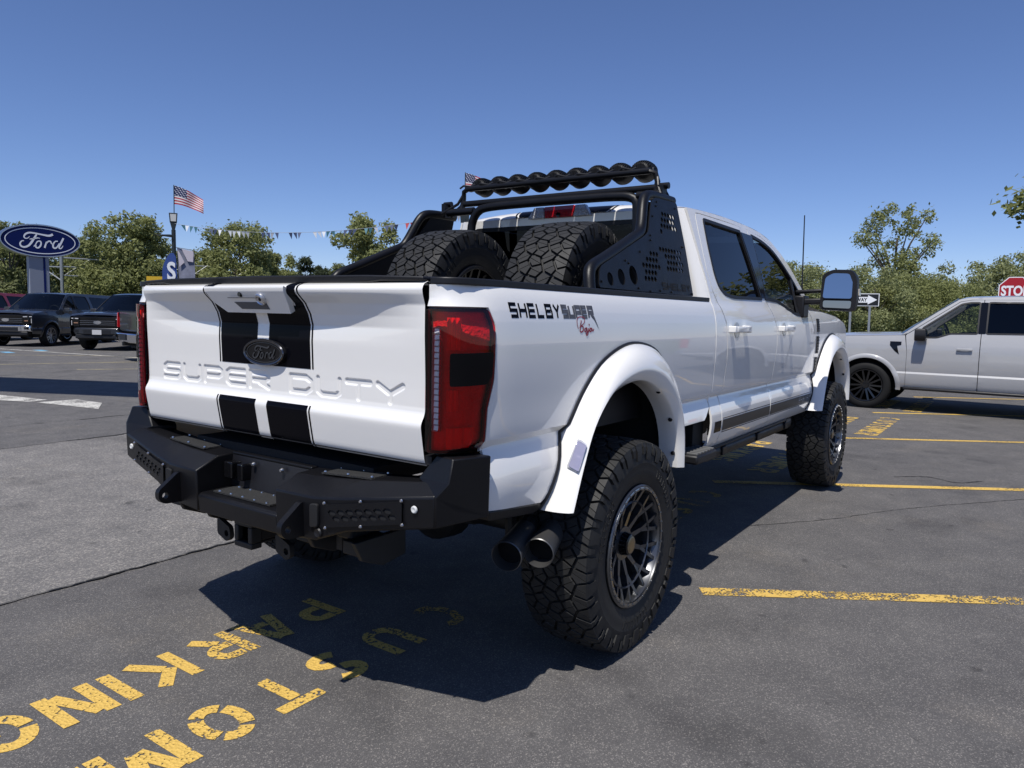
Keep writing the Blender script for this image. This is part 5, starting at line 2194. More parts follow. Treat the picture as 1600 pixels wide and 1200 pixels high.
def vehicle(name, label, cat, loc, head, pm, kind='pickup', rim=SRIM_S, chrome=True, wb=3.69, lamp='white', ride=0.0, glassF=None, group=None):
    T = tag(empty(name, loc, head), label, cat, group)
    hw = 1.0
    AR = .465

    def hwf(x, z):
        if z <= 1.30:
            w_ = hw - interp([(.38, .07), (.45, .035), (.55, .012), (.63, .006), (.66, .022), (.72, .010), (.85, 0), (1.02, .004), (1.10, .012), (1.2, .035), (1.30, .065)], z)
        else:
            w_ = hw - .065 - .20 * ((z - 1.30) / .58) ** 1.1
        if x > .1:
            w_ -= .08 * ((x - .1) / .85) ** 2
        return w_

    def SP(sg, off=0):
        return lambda x, z: (x, sg * (hwf(x, z) + off), z)
    vl = [.45, .55, .63, .66, .72, .85, 1.02, 1.10, 1.2]
    end = -(wb + 1.22) if kind == 'pickup' else -(wb + 1.02)
    cabend = -2.84 if kind == 'pickup' else end + .12
    g = .005

    def arch(cx):
        return [(cx + AR * math.cos(R(a)), .40 + AR * math.sin(R(a))) for a in range(172, 7, -12)]
    for sg in (-1, 1):
        fl = sg > 0
        fen = [(.90, .46), (.945, .62), (.945, 1.0), (.91, 1.115), (.80, 1.18), (.3, 1.228), (-.555, 1.265), (-.60, 1.0), (-.60, .40), (-.47, .40)] + arch(0) + [(.47, .44)]
        panel('front_fender', fen, SP(sg), pm, T, vlines=vl, du=.08, dv=.08, edge=.05, flip=fl)
        # wheel arch lip
        m = MB()
        for cx in (0, -wb):
            pass
        fdo = [(-.60 - g, .40), (-.60 - g, 1.0), (-.565 - g, 1.262), (-.62, 1.302), (-1.30, 1.818), (-1.45, 1.848), (-1.62, 1.852), (-1.62, .40)]
        fwin = rounded([(-.815, 1.235), (-1.02, 1.238), (-1.20, 1.305), (-1.575, 1.315), (-1.575, 1.812), (-1.44, 1.81), (-1.32, 1.785), (-.80, 1.385)], .03)
        fd = panel('front_door', fdo, SP(sg), pm, T, holes=[fwin], vlines=vl, du=.1, dv=.08, edge=.05, flip=fl)
        panel('door_glass', offset_poly(fwin, -.004), SP(sg, -.012), glassF or TINT2, fd, du=.2, dv=.1, flip=fl, solid=0)
        rdo = [(-1.62 - 2 * g, .40), (-1.62 - 2 * g, 1.852), (-2.45, 1.852), (-2.60, 1.80), (-2.63, 1.5), (-2.63, .40)]
        rwin = rounded([(-1.69, 1.318), (-2.52, 1.33), (-2.54, 1.5), (-2.47, 1.775), (-2.40, 1.808), (-1.69, 1.812)], .03)
        rd = panel('rear_door', rdo, SP(sg), pm, T, holes=[rwin], vlines=vl, du=.1, dv=.08, edge=.05, flip=fl)
        panel('door_glass', offset_poly(rwin, -.004), SP(sg, -.012), TINT, rd, du=.2, dv=.1, flip=fl, solid=0)
        for par, wn_ in ((fd, fwin), (rd, rwin)):
            panel('window_seal', offset_poly(wn_, .012), SP(sg, .004), PLASTIC, par, holes=[offset_poly(wn_, -.012)], du=.3, dv=.3, edge=.06, flip=fl, solid=.012)
        panel('pillar_trim', [(-1.585, 1.316), (-1.585, 1.812), (-1.68, 1.812), (-1.68, 1.318)], SP(sg, .006), GLOSSB, T, du=.2, dv=.1, flip=fl, solid=.008)
        roofE_ = [(-.50, 1.268), (-1.0, 1.66), (-1.28, 1.858), (-1.42, 1.888), (-2.0, 1.905)]
        if kind == 'pickup':
            sh = roofE_ + [(-2.70, 1.895), (-2.80, 1.84), (-2.84, 1.3), (-2.84, .40), (-2.635, .40), (-2.635, 1.5), (-2.605, 1.805), (-2.45, 1.857), (-1.45, 1.855), (-1.295, 1.825), (-.60, 1.30)]
            panel('cab_side', sh, SP(sg), pm, T, vlines=vl, du=.1, dv=.08, edge=.05, flip=fl)
            bed = [(-2.86, .46), (-2.86, 1.335), (end + .04, 1.355), (end, 1.30), (end - .02, .80), (end + .02, .60), (-wb - .5, .50)] + arch(-wb)[::1] + [(-wb + .47, .44)]
            panel('bed_side', bed, SP(sg), pm, T, vlines=vl, du=.1, dv=.08, edge=.05, flip=fl)
            tl = rounded([(end + .14, .88), (end + .15, 1.30), (end - .02, 1.30), (end - .03, .90)], .02)
            m = MB()
            m.prism(tl, lambda u, v, t: (u - .004, sg * (hw - .045 + .048 * t - .0 * v), v))
            m.build('tail_light', mat('tail_red', (.55, .01, .015), .12, .2, 1, bump=(40, .5, .01)), T, bevel=.01)
        else:
            qs = roofE_ + [(end + .35, 1.885), (end + .14, 1.80), (end + .03, 1.30), (end, .9), (end + .02, .50), (-wb - .47, .46)] + arch(-wb)[::1] + [(-wb + .47, .42), (-2.635, .40), (-2.635, 1.5), (-2.605, 1.805), (-2.45, 1.857), (-1.45, 1.855), (-1.295, 1.825), (-.60, 1.30)]
            qwin = rounded([(-2.72, 1.335), (end + .24, 1.36), (end + .34, 1.76), (-2.66, 1.80)], .04)
            q_ = panel('rear_quarter', qs, SP(sg), pm, T, holes=[qwin], vlines=vl, du=.1, dv=.08, edge=.05, flip=fl)
            panel('side_glass', offset_poly(qwin, -.004), SP(sg, -.01), TINT, q_, du=.2, dv=.1, flip=fl, solid=0)
        # handles, mirror, rocker
        for par, xh in ((fd, -1.42), (rd, -2.42)):
            m = MB()
            m.box((xh, sg * (hw + .022), 1.06), (.22, .022, .034))
            m.box((xh - .08, sg * (hw + .005), 1.06), (.05, .04, .034))
            m.box((xh + .08, sg * (hw + .005), 1.06), (.05, .04, .034))
            m.build('door_handle', pm, par, bevel=.006)
        mr = MB()
        q = rounded([(.98, 1.18), (1.19, 1.18), (1.22, 1.26), (1.20, 1.38), (1.0, 1.37)], .03)
        mr.prism(q, lambda u, v, t: (-.88 + .16 * t - .03 * abs(u - 1.1), sg * u, v))
        mr.box((-.80, sg * .96, 1.245), (.10, .14, .05))
        mo = mr.build('side_mirror', PLASTIC if kind == 'pickup' else pm, T, bevel=.02)
        m = MB()
        m.box((-.886, sg * 1.10, 1.28), (.008, .16, .13))
        m.build('mirror_glass', MIRROR, mo)
        m = MB()
        m.box((-1.6, sg * .93, .385), (2.05, .14, .05))
        m.build('side_step', PLASTIC, T, bevel=.02)
        if kind == 'pickup':
            panel('fender_vent', [(-.345, 1.155), (-.345, 1.09), (-.42, 1.0), (-.49, .945), (-.475, 1.0), (-.455, 1.085), (-.515, 1.10), (-.515, 1.155)], SP(sg, .005), GLOSSB, T, du=.1, dv=.05, flip=fl, solid=.008)
        # wheel wells
        for cx in (0, -wb):
            c = [(cx + (AR + .005) * math.cos(R(a)), .40 + (AR + .005) * math.sin(R(a))) for a in range(190, -11, -10)]
            m = MB()
            n = len(c)
            m.add([(x, sg * (hwf(x, z) - .015), z) for x, z in c] + [(x, sg * .55, z) for x, z in c], [(i, i + 1, n + i + 1, n + i) for i in range(n - 1)] + [tuple(range(n, 2 * n))])
            m.build('wheel_well', DARK, T)
            # moulded arch
            a0 = [(cx + AR * math.cos(R(a)), .40 + AR * math.sin(R(a))) for a in range(186, -7, -6)]
            a1 = [(cx + (AR + .07) * math.cos(R(a)), .40 + (AR + .07) * math.sin(R(a))) for a in range(186, -7, -6)]
            rows = []
            for f, d in ((1, .0), (.85, .012), (.3, .020), (0, .016), (-.04, -.02)):
                rows.append([(lerp(p[0], q_[0], f), sg * (hwf(lerp(p[0], q_[0], f), lerp(p[1], q_[1], f)) + d), lerp(p[1], q_[1], f)) for p, q_ in zip(a0, a1)])
            sweep('wheel_arch', rows, pm, T)
            wt = empty('wheel', (cx, sg * .86, .39), 0 if sg < 0 else math.pi, T)
            put('tyre', STYRE, wt)
            put('rim', rim, wt)
            put('wheel_backing', SDISC, wt)
        # headlight
        hl = rounded([(.60, .80), (.90, .82), (.92, 1.07), (.86, 1.095), (.58, 1.08)], .02)
        m = MB()
        m.prism(hl, lambda u, v, t: (.82 + .135 * t - max(0, u - .70) * .35, sg * u, v))
        ho = m.build('headlight', GLOSSB, T, bevel=.01)
        m = MB()
        m.prism([(.62, 1.035), (.89, 1.042), (.89, 1.068), (.62, 1.062)], lambda u, v, t: (.83 + .132 * t - max(0, u - .70) * .35, sg * u, v))
        m.prism([(.862, .83), (.895, .83), (.895, .985), (.862, .985)], lambda u, v, t: (.83 + .132 * t - max(0, u - .70) * .35, sg * u, v))
        m.build('lamp_strip', mat('lamp_white', (.7, .7, .72), .1, .3, 1), ho)
        m = MB()
        m.box((.915, sg * .70, .91), (.06, .16, .035))
        m.build('lamp_amber', mat('lamp_amber', (.32, .17, .10), .2, .2, 1), ho)
    re_ = roofE_ + ([(-2.70, 1.895), (-2.80, 1.84)] if kind == 'pickup' else [(end + .35, 1.885), (end + .14, 1.80)])
    tab = sorted([(x, z) for x, z in re_])
    rz_ = lambda x: interp(tab, x)
    xs_ = [lerp(-1.26, cabend + .04 if kind == 'pickup' else end + .14, i / 16) for i in range(17)]
    m = MB()
    m.grid(lambda u, v: (u, v * hwf(u, rz_(u)), rz_(u) + .035 * (1 - abs(v) ** 3)), xs_[::-1], [-1 + i / 10 for i in range(21)])
    m.build('roof', pm, T, angle=50)
    m = MB()
    m.grid(lambda u, v: (lerp(-.50, -1.29, u) + .14 * (1 - v * v) * (1 - .4 * u), v * (hwf(-.5, lerp(1.262, 1.862, u)) - .04), lerp(1.262, 1.862, u) + .035 * (1 - v * v)), [i / 8 for i in range(9)], [-1 + i / 8 for i in range(17)])
    m.build('windscreen', SCREEN, T)
    m = MB()
    m.grid(lambda u, v: (u, v * (hwf(u, min(1.26, interp([(-.56, 1.265), (.3, 1.228), (.8, 1.18), (.91, 1.115)], u))) + .003), interp([(-.56, 1.268), (.3, 1.231), (.8, 1.183), (.90, 1.12)], u) + .055 * (1 - abs(v) ** 3) - .012 * math.exp(-((abs(v) - .6) / .06) ** 2)), [-.56 + i * 1.46 / 16 for i in range(17)], [-1 + i / 12 for i in range(25)])
    m.build('hood', pm, T, angle=50)
    # nose
    m = MB()
    m.box((.86, 0, .95), (.14, 1.62, .34))
    gr = m.build('grille', GLOSSB, T, bevel=.02)
    for z in (.86, .92, .98):
        m = MB()
        m.box((.938, 0, z), (.02, 1.16, .018))
        m.build('grille_bar', mat('grille_grey', (.12, .12, .13), .3, .6), gr)
    m = MB()
    m.add([(.958, .13 * math.cos(2 * math.pi * k / 24), .93 + .055 * math.sin(2 * math.pi * k / 24)) for k in range(24)] + [(.93, .14 * math.cos(2 * math.pi * k / 24), .93 + .06 * math.sin(2 * math.pi * k / 24)) for k in range(24)], [tuple(range(24))] + [(k, (k + 1) % 24, 24 + (k + 1) % 24, 24 + k) for k in range(24)])
    m.build('front_emblem', CHROME, gr)
    m = MB()
    pl_ = [(-.86, .80), (-.5, .955), (.5, .955), (.86, .80)]
    q = [(.72, -.95), (.90, -.80), (.985, -.45), (.985, .45), (.90, .80), (.72, .95), (.62, .95), (.62, -.95)]
    m.prism(q, lambda u, v, t: (u, v, .54 + .22 * t))
    bo = m.build('front_bumper', CHROME if chrome else pm, T, bevel=.03)
    m = MB()
    m.box((.975, 0, .62), (.03, .9, .13))
    m.box((.93, .68, .65), (.06, .20, .08), (0, 0, -.35))
    m.box((.93, -.68, .65), (.06, .20, .08), (0, 0, .35))
    m.build('bumper_openings', PLASTIC, bo)
    m = MB()
    m.box((.80, 0, .47), (.30, 1.5, .14))
    m.build('lower_valance', PLASTIC, T, bevel=.03)
    if not chrome:
        m = MB()
        m.box((1.0, 0, .615), (.012, .305, .155))
        m.build('front_plate', mat('plate_paper', (.5, .5, .5), .5), bo)
    # cabin and floor
    m = MB()
    m.box((-1.8, 0, .75), (2.1, 1.7, .5))
    m.box((-.78, 0, 1.15), (.4, 1.6, .22))
    m.build('cabin_floor', INTER, T)
    for x, y in ((-1.65, .42), (-1.65, -.42), (-2.5, .42), (-2.5, -.42)):
        m = MB()
        m.box((x, y, 1.25), (.16, .5, .62), (0, -.2, 0))
        m.box((x - .09, y, 1.64), (.10, .26, .17), (0, -.15, 0))
        m.build('seat', SEATM, T, bevel=.04)
    m = MB()
    m.tube([(-1.12 + .06 * math.cos(t), .42 + .18 * math.sin(t), 1.29 + .17 * math.cos(t)) for t in [2 * math.pi * k / 20 for k in range(20)]], .014, 6, closed=True)
    m.build('steering_wheel', INTER, T)
    m = MB()
    m.box((end / 2 + .4, 0, .42), (abs(end) + .4, 1.2, .16))
    m.build('underbody', DARK, T)
    if kind == 'pickup':
        m = MB()
        m.grid(lambda u, v: (lerp(-2.80, -2.84, u), v * (hwf(-2.8, lerp(1.84, 1.0, u)) - .005), lerp(1.86, 1.0, u)), [0, .15, .25, .6, .65, 1], [-1 + i / 6 for i in range(13)])
        m.build('cab_back', pm, T)
        m = MB()
        m.prism(rounded([(-.62, 1.36), (.62, 1.36), (.60, 1.78), (-.60, 1.78)], .04), lambda u, v, t: (-2.838 - .012 * t, u, v))
        m.build('rear_window', GLOSSB, T)
        m = MB()
        m.box((end + .02, 0, 1.08), (.05, 1.70, .52))
        tg = m.build('tailgate', pm, T, bevel=.02)
        m = MB()
        m.box((end - .01, 0, 1.33), (.03, 1.6, .03))
        m.build('tailgate_trim', PLASTIC, tg)
        m = MB()
        m.box((-3.87, 0, .82), (2.0, 1.7, .04))
        m.build('bed_floor', PLASTIC, T)
        m = MB()
        q = [(end + .05, -1.0), (end - .10, -.97), (end - .16, -.8), (end - .18, -.3), (end - .18, .3), (end - .16, .8), (end - .10, .97), (end + .05, 1.0)]
        m.prism(q, lambda u, v, t: (u, v, .52 + .24 * t))
        rb = m.build('rear_bumper', CHROME, T, bevel=.03)
        m = MB()
        m.box((end - .17, 0, .66), (.06, .52, .16))
        m.build('plate_recess', PLASTIC, rb)
        m = MB()
        m.box((end - .05, 0, .48), (.30, .10, .10))
        m.build('hitch', CHASSIS, rb)
    else:
        m = MB()
        m.grid(lambda u, v: (interp([(0, end + .14), (.3, end + .05), (.6, end), (1, end + .03)], u), v * (hwf(-3, lerp(1.80, .5, u)) - .003), lerp(1.82, .5, u)), [0, .1, .2, .3, .45, .6, .8, 1], [-1 + i / 6 for i in range(13)])
        m.build('tailgate', pm, T)
    return T


GREY = paint('pale_grey_paint', (.37, .37, .375), 0, .4)
DGREY = paint('dark_grey_metallic', (.035, .038, .045), .4, .35)
DGREY2 = paint('charcoal_metallic', (.022, .024, .030), .4, .35)
BLACKP = paint('black_paint', (.008, .008, .009), 0, .3)
REDP = paint('red_paint', (.33, .012, .018), .2, .35)
vehicle('crew_cab_pickup', 'pale grey crew-cab pickup with black wheels, side-on at the right edge', 'pickup truck', (11.86, -.22, 0), R(89), GREY, 'pickup', SRIM_B, chrome=False, glassF=glass('near_clear_glass', (.78, .82, .80)), group='other vehicles in the lot')
vehicle('parked_car', 'dark grey vehicle with chrome front bumper and silver wheels, below the oval sign', 'car', (8.81, 26.97, 0), R(214), DGREY, 'suv', SRIM_S, chrome=True, group='other vehicles in the lot')
vehicle('parked_suv', 'charcoal sport utility vehicle with white front plate, next to the black pickup tail', 'suv', (9.95, 23.0, 0), R(214), DGREY2, 'suv', SRIM_B, chrome=False, group='other vehicles in the lot')
vehicle('parked_car', 'red vehicle behind the dark grey one at the left edge', 'car', (7.35, 30.6, 0), R(214), REDP, 'suv', SRIM_S, chrome=True, group='other vehicles in the lot')
vehicle('parked_pickup', 'black pickup with chrome rear bumper, mostly hidden behind the white tailgate', 'pickup truck', (12.33, 16.38, 0), R(-11), BLACKP, 'pickup', SRIM_B, chrome=True, group='other vehicles in the lot')


# ================================================================ TREES
def leafmat(name, c0, c1, sc=1.2):
    m = bpy.data.materials.new(name)
    m.use_nodes = True
    nt = m.node_tree
    b = nt.nodes['Principled BSDF']
    b.inputs['Roughness'].default_value = .6
    b.inputs['Specular IOR Level'].default_value = .3
    ge = nt.nodes.new('ShaderNodeNewGeometry')
    tc = nt.nodes.new('ShaderNodeTexCoord')
    n = nt.nodes.new('ShaderNodeTexNoise')
    n.inputs['Scale'].default_value = sc
    n.inputs['Detail'].default_value = 4
    nt.links.new(tc.outputs['Object'], n.inputs['Vector'])
    ad = nt.nodes.new('ShaderNodeMath')
    ad.operation = 'MULTIPLY_ADD'
    nt.links.new(ge.outputs['Random Per Island'], ad.inputs[0])
    ad.inputs[1].default_value = .55
    mu = nt.nodes.new('ShaderNodeMath')
    mu.operation = 'MULTIPLY'
    mu.inputs[1].default_value = .7
    nt.links.new(n.outputs['Fac'], mu.inputs[0])
    nt.links.new(mu.outputs[0], ad.inputs[2])
    mx = nt.nodes.new('ShaderNodeMix')
    mx.data_type = 'RGBA'
    mx.inputs[6].default_value = (*c0, 1)
    mx.inputs[7].default_value = (*c1, 1)
    nt.links.new(ad.outputs[0], mx.inputs[0])
    nt.links.new(mx.outputs[2], b.inputs['Base Color'])
    tl = nt.nodes.new('ShaderNodeBsdfTranslucent')
    nt.links.new(mx.outputs[2], tl.inputs[0])
    ms = nt.nodes.new('ShaderNodeMixShader')
    ms.inputs[0].default_value = .45
    nt.links.new(b.outputs[0], ms.inputs[1])
    nt.links.new(tl.outputs[0], ms.inputs[2])
    nt.links.new(ms.outputs[0], nt.nodes['Material Output'].inputs[0])
    return m


LEAF = [leafmat('leaf_green', (.10, .12, .045), (.34, .36, .14)), leafmat('leaf_deep', (.075, .092, .038), (.25, .27, .11)), leafmat('leaf_pale', (.11, .135, .055), (.38, .40, .19)), leafmat('pine_needles', (.025, .036, .018), (.09, .11, .05))]
BARK = mat('bark', (.09, .075, .06), .9, bump=(20, .8, .02), var=(8, .4))


def crown(name, seed, H, Wd, nclump, nleaf, size, mt, base=.25, fill=.75, droop=0.0, conic=0.0):
    """leaf faces gathered in clumps through an uneven crown; also returns limb targets"""
    rs = np.random.RandomState(seed)
    cl = []
    for k in range(nclump):
        t = rs.uniform(0, 1) ** .8
        z = H * (base + (1 - base) * t)
        rmax = Wd * (math.sin(math.pi * (.16 + .84 * (1 - t) ** .75 * .62 + .0)) ** .8 if conic == 0 else (1 - t) * .9 + .1)
        a = rs.uniform(0, 2 * math.pi)
        r = rmax * math.sqrt(rs.uniform(.05, 1)) * fill
        cl.append((r * math.cos(a), r * math.sin(a), z, Wd * rs.uniform(.16, .34) * (1.1 - .55 * t)))
    C = np.array(cl)
    wts = C[:, 3] ** 2
    wts /= wts.sum()
    idx = rs.choice(len(C), nleaf, p=wts)
    d = rs.normal(size=(nleaf, 3))
    d /= np.linalg.norm(d, axis=1)[:, None]
    rr = rs.uniform(.35, 1.0, nleaf) ** .6
    P = C[idx, :3] + d * (C[idx, 3] * rr)[:, None] * np.array([1, 1, .75])
    P += rs.normal(size=P.shape) * size * .6
    P[:, 2] = np.maximum(P[:, 2], .1)
    # twigs sticking out
    k = int(nleaf * .06)
    P[:k] += d[:k] * (C[idx[:k], 3] * rs.uniform(.1, .6, k))[:, None] + np.array([0, 0, .1])
    nrm = d * .6 + rs.normal(size=(nleaf, 3)) * .8 + np.array([0, 0, .5])
    nrm /= np.linalg.norm(nrm, axis=1)[:, None]
    t1 = np.cross(nrm, rs.normal(size=(nleaf, 3)))
    t1 /= np.linalg.norm(t1, axis=1)[:, None]
    t2 = np.cross(nrm, t1)
    s = size * rs.uniform(.55, 1.35, nleaf)[:, None]
    a = P - t1 * s * .75
    b = P + t2 * s * .38
    c = P + t1 * s * .75
    e = P - t2 * s * .38
    V = np.stack([a, b, c, e], 1).reshape(-1, 3)
    me = bpy.data.meshes.new(name)
    me.vertices.add(len(V))
    me.vertices.foreach_set('co', V.astype(np.float32).ravel())
    nl = nleaf
    me.loops.add(nl * 4)
    me.loops.foreach_set('vertex_index', np.arange(nl * 4, dtype=np.int32))
    me.polygons.add(nl)
    me.polygons.foreach_set('loop_start', np.arange(0, nl * 4, 4, dtype=np.int32))
    me.materials.append(mt)
    me.update(calc_edges=True)
    m = MB()
    top = H * .8
    m.tube([(0, 0, 0), (.02 * H, .01 * H, H * .25), (-.01 * H, .015 * H, H * .5), (.01 * H, 0, top)], [H * .028, H * .02, H * .014, H * .005], 8)
    order = np.argsort(-C[:, 3])[:min(len(C), 26)]
    for q in order:
        x, y, z, r = C[q]
        z0 = max(.12 * H, z * .62 - .05 * H)
        m.tube([(0, 0, z0), (x * .45, y * .45, z0 + (z - z0) * .55), (x, y, z)], [H * .010, H * .006, H * .0025], 5)
    tk = m.mesh(name + '_trunk', BARK)
    return me, tk


VAR = {
    'a': crown('crown', 1, 8.6, 3.6, 70, 17000, .20, LEAF[0], .08),
    'b': crown('crown', 2, 8.6, 4.2, 80, 19000, .20, LEAF[0], .07),
    'c': crown('crown', 3, 7.4, 3.2, 60, 14000, .19, LEAF[1], .06),
    'p': crown('crown', 4, 10.0, 2.6, 44, 9000, .24, LEAF[3], .25, .9),
    's': crown('crown', 5, 3.6, 2.2, 60, 24000, .072, LEAF[2], .06, .85),
    't': crown('crown', 6, 3.3, 2.4, 60, 24000, .072, LEAF[0], .06, .85),
    'w': crown('crown', 7, 6.2, 1.6, 60, 7500, .085, LEAF[0], .36, .95),
    'n': crown('crown', 8, 6.0, 2.6, 40, 9000, .13, LEAF[0], .45, .9),
}


def tree(name, v, loc, rz, sc, label, cat='tree', group=None):
    T = tag(empty(name, loc, rz), label, cat, group)
    T.scale = sc if isinstance(sc, tuple) else (sc, sc, sc)
    put('crown', VAR[v][0], T)['kind'] = 'stuff'
    put('trunk', VAR[v][1], T)
    return T


def polar(px, D, z=0.0):
    """ground point at bearing of photo column px (near the horizon) and distance D"""
    ya = 600 - FPX * math.tan(-PITCH)
    d = fw + r2 * ((px - 800) / FPX) + u2 * ((600 - 490) / FPX)
    h = math.hypot(d.x, d.y)
    return (CAM.x + d.x / h * D, CAM.y + d.y / h * D, z)


LT = [  # px, distance, variant, scale, label
    (200, 70, 'b', 1.02, 'broad leafy tree right of the blue oval sign'),
    (375, 72, 'b', 1.05, 'broad leafy tree right of the pole with banners'),
    (318, 74, 'a', .78, 'smaller leafy tree just right of the banner on the pole'),
    (432, 76, 'a', .80, 'leafy tree at the right shoulder of the broad tree behind the pennants'),
    (578, 58, 'a', .98, 'leafy tree rising beside the black rack tube left of the spare wheels'),
    (540, 74, 'c', .78, 'low dark tree left of the tree beside the rack tube'),
    (148, 78, 'a', .86, 'leafy tree between the oval sign and the broad tree'),
    (250, 76, 'c', .95, 'dark leafy tree behind the pole with the flag'),
    (20, 62, 'c', .92, 'dark leafy tree at the left edge behind the red vehicle'),
    (-40, 66, 'a', .9, 'leafy tree cut by the left edge of the picture'),
    (95, 84, 'c', .95, 'dark tree behind the white sign gantry'),
    (55, 80, 'a', .85, 'leafy tree behind the pylon of the oval sign'),
    (290, 84, 'c', .80, 'dark leafy tree behind the blue feather flag'),
    (225, 82, 'c', .78, 'dark low tree behind the yellow sign board'),
    (410, 84, 'c', .85, 'dark leafy tree behind the pennants, right of the broad tree'),
    (345, 86, 'c', .9, 'dark leafy tree filling behind the broad tree and the banner'),
    (505, 80, 'c', .52, 'low dark bushy tree at the gap above the tailgate'),
    (468, 84, 'c', .58, 'low dark bushy tree below the pines'),
    (620, 82, 'c', .7, 'dark leafy tree behind the far end of the rack tube'),
    (170, 90, 'c', .85, 'dark leafy tree behind the green road signs'),
]
rnd = random.Random(3)
for px, D, v, s, lab in LT:
    tree('leafy_tree', v, polar(px, D), rnd.uniform(0, 6.28), s, lab, 'tree', 'trees beyond the lot')
for px, D, s, lab in ((480, 96, .78, 'dark pine standing apart between the leafy trees'), (498, 100, .70, 'shorter dark pine next to the pine that stands apart'), (455, 104, .66, 'dark pine behind the right shoulder of the broad tree'), (515, 98, .64, 'low dark pine left of the tree by the rack tube'), (120, 110, .85, 'dark pine top showing right of the oval sign'), (8, 100, .80, 'dark pine behind the left edge trees'), (40, 108, .88, 'dark pine behind the oval sign')):
    tree('pine_tree', 'p', polar(px, D), rnd.uniform(0, 6.28), s, lab, 'tree', 'pines beyond the lot')
RT = [
    (1365, 30, 's', 1.00, 'pale bushy shrub behind the one-way sign'),
    (1420, 32, 't', 1.02, 'bushy shrub above the hood of the grey pickup'),
    (1470, 31, 't', .92, 'bushy shrub above the windscreen of the grey pickup'),
    (1520, 34, 's', 1.10, 'pale bushy shrub left of the stop sign'),
    (1575, 35, 's', 1.22, 'tall pale shrub behind the stop sign'),
    (1270, 33, 's', 1.05, 'pale shrub seen between the cab and the towing mirror'),
    (1225, 35, 's', 1.15, 'pale shrub showing behind the windscreen pillar of the white pickup'),
    (1320, 31, 't', .95, 'bushy shrub directly behind the towing mirror'),
    (1395, 33, 's', .98, 'pale shrub under the slender tree'),
    (1445, 36, 's', .95, 'pale shrub right of the slender tree'),
    (1625, 34, 's', 1.15, 'pale shrub at the right edge'),
    (1180, 37, 't', 1.05, 'bushy shrub seen through the driver window of the white pickup'),
    (1120, 38, 't', 1.05, 'bushy shrub hidden behind the white cab'),
]
for px, D, v, s, lab in RT:
    tree('shrub', v, polar(px, D), rnd.uniform(0, 6.28), s * .93, lab, 'shrub', 'shrubs along the right verge')
tree('slender_tree', 'w', polar(1395, 34), .6, .98, 'slender sparse tree rising above the shrubs right of the mirror', 'tree')
tree('leafy_tree', 'n', polar(1812, 40), 1.2, (2.1, 2.1, 1.55), 'leafy branch tips reaching in at the top of the right edge', 'tree')

# ================================================================ SIGNS, POLES, FLAGS
POLE = mat('dark_pole', (.02, .028, .03), .5, .2)
GALV = mat('galvanised_steel', (.42, .43, .43), .45, .7)
SILVER = mat('brushed_silver', (.55, .56, .58), .28, 1.0)
NAVY = mat('deep_blue_face', (.004, .012, .085), .5, 0, 0, .15)
SIGNW = mat('sign_white', (.82, .83, .84), .4)

# oval sign on a grey pylon
q = polar(66, 47.9)
S = tag(empty('pylon_sign', (q[0], q[1], 0), R(-97 + 90)), 'blue oval sign with white script on a grey pylon', 'sign')
# local: face towards -y, x to the right
A, B, ZC = 1.92, .88, 4.88
n = 64
el = lambda k, a, b: (a * math.cos(2 * math.pi * k / n), b * math.sin(2 * math.pi * k / n))
m = MB()
rows = [(.30, 1.0), (.0, 1.0), (-.24, 1.0), (-.30, .985), (-.30, .965), (-.26, .955)]
vs, fs = [], []
for y, k_ in rows:
    vs += [(el(k, A - (1 - k_) * A, B - (1 - k_) * A)[0], y, ZC + el(k, A, B - (1 - k_) * A)[1]) for k in range(n)]
for r in range(len(rows) - 1):
    fs += [(r * n + k, r * n + (k + 1) % n, (r + 1) * n + (k + 1) % n, (r + 1) * n + k) for k in range(n)]
fs.append(tuple(range(n)))
m.add(vs, fs)
m.build('sign_rim', SILVER, S, angle=30)
m = MB()
m.add([(el(k, A * .96, B - .085)[0], -.265, ZC + el(k, A * .96, B - .085)[1]) for k in range(n)], [tuple(range(n))])
m.build('sign_face', NAVY, S, smooth=False)
m = MB()
vs, fs = ribbon([el(k, A * .86, B - .21) for k in range(n)], .045, True)
m.add([(a, -.272, ZC + b) for a, b in vs], fs)
m.build('sign_border', SIGNW, S, smooth=False)
m = MB()
for vs, fs in ford_script():
    m.add([(a * A * .86, -.274, ZC + b * A * .86) for a, b in vs], fs)
m.build('sign_script', SIGNW, S, smooth=False)
m = MB()
m.box((-.1, .05, 2.05), (.95, .45, 4.1))
py = m.build('pylon', mat('pylon_grey', (.20, .22, .27), .5), S, bevel=.02)
m = MB()
m.box((.14, -.185, 2.0), (.10, .02, 4.0))
m.build('pylon_stripe', NAVY, py)

# lamp post with flag, banner
q = polar(274, 35)
L = tag(empty('lamp_post', (q[0], q[1], 0), R(59 - 90)), 'dark lamp post with a flag on top and a hanging banner', 'lamp post')
m = MB()
m.tube([(0, 0, 0), (0, 0, 4.75)], .085, 12)
m.build('post', POLE, L)
m = MB()
m.prism([(-.14, 5.05), (.14, 5.05), (.17, 5.45), (-.17, 5.45)], lambda u, v, t: (u, -.05 + .12 * t, v))
m.prism([(-.05, 4.72), (.05, 4.72), (.13, 5.05), (-.13, 5.05)], lambda u, v, t: (u, -.04 + .10 * t, v))
hd = m.build('lamp_head', POLE, L, bevel=.01)
m = MB()
m.prism([(-.10, 5.10), (.10, 5.10), (.12, 5.40), (-.12, 5.40)], lambda u, v, t: (u, -.055 - .004 * t, v))
m.build('lamp_lens', mat('lamp_lens', (.55, .55, .52), .3), hd)
m = MB()
m.prism([(-.75, 4.50), (-.12, 4.54), (-.06, 4.50), (-.06, 4.44), (-.12, 4.44)], lambda u, v, t: (u, -.15 + .3 * t, v))
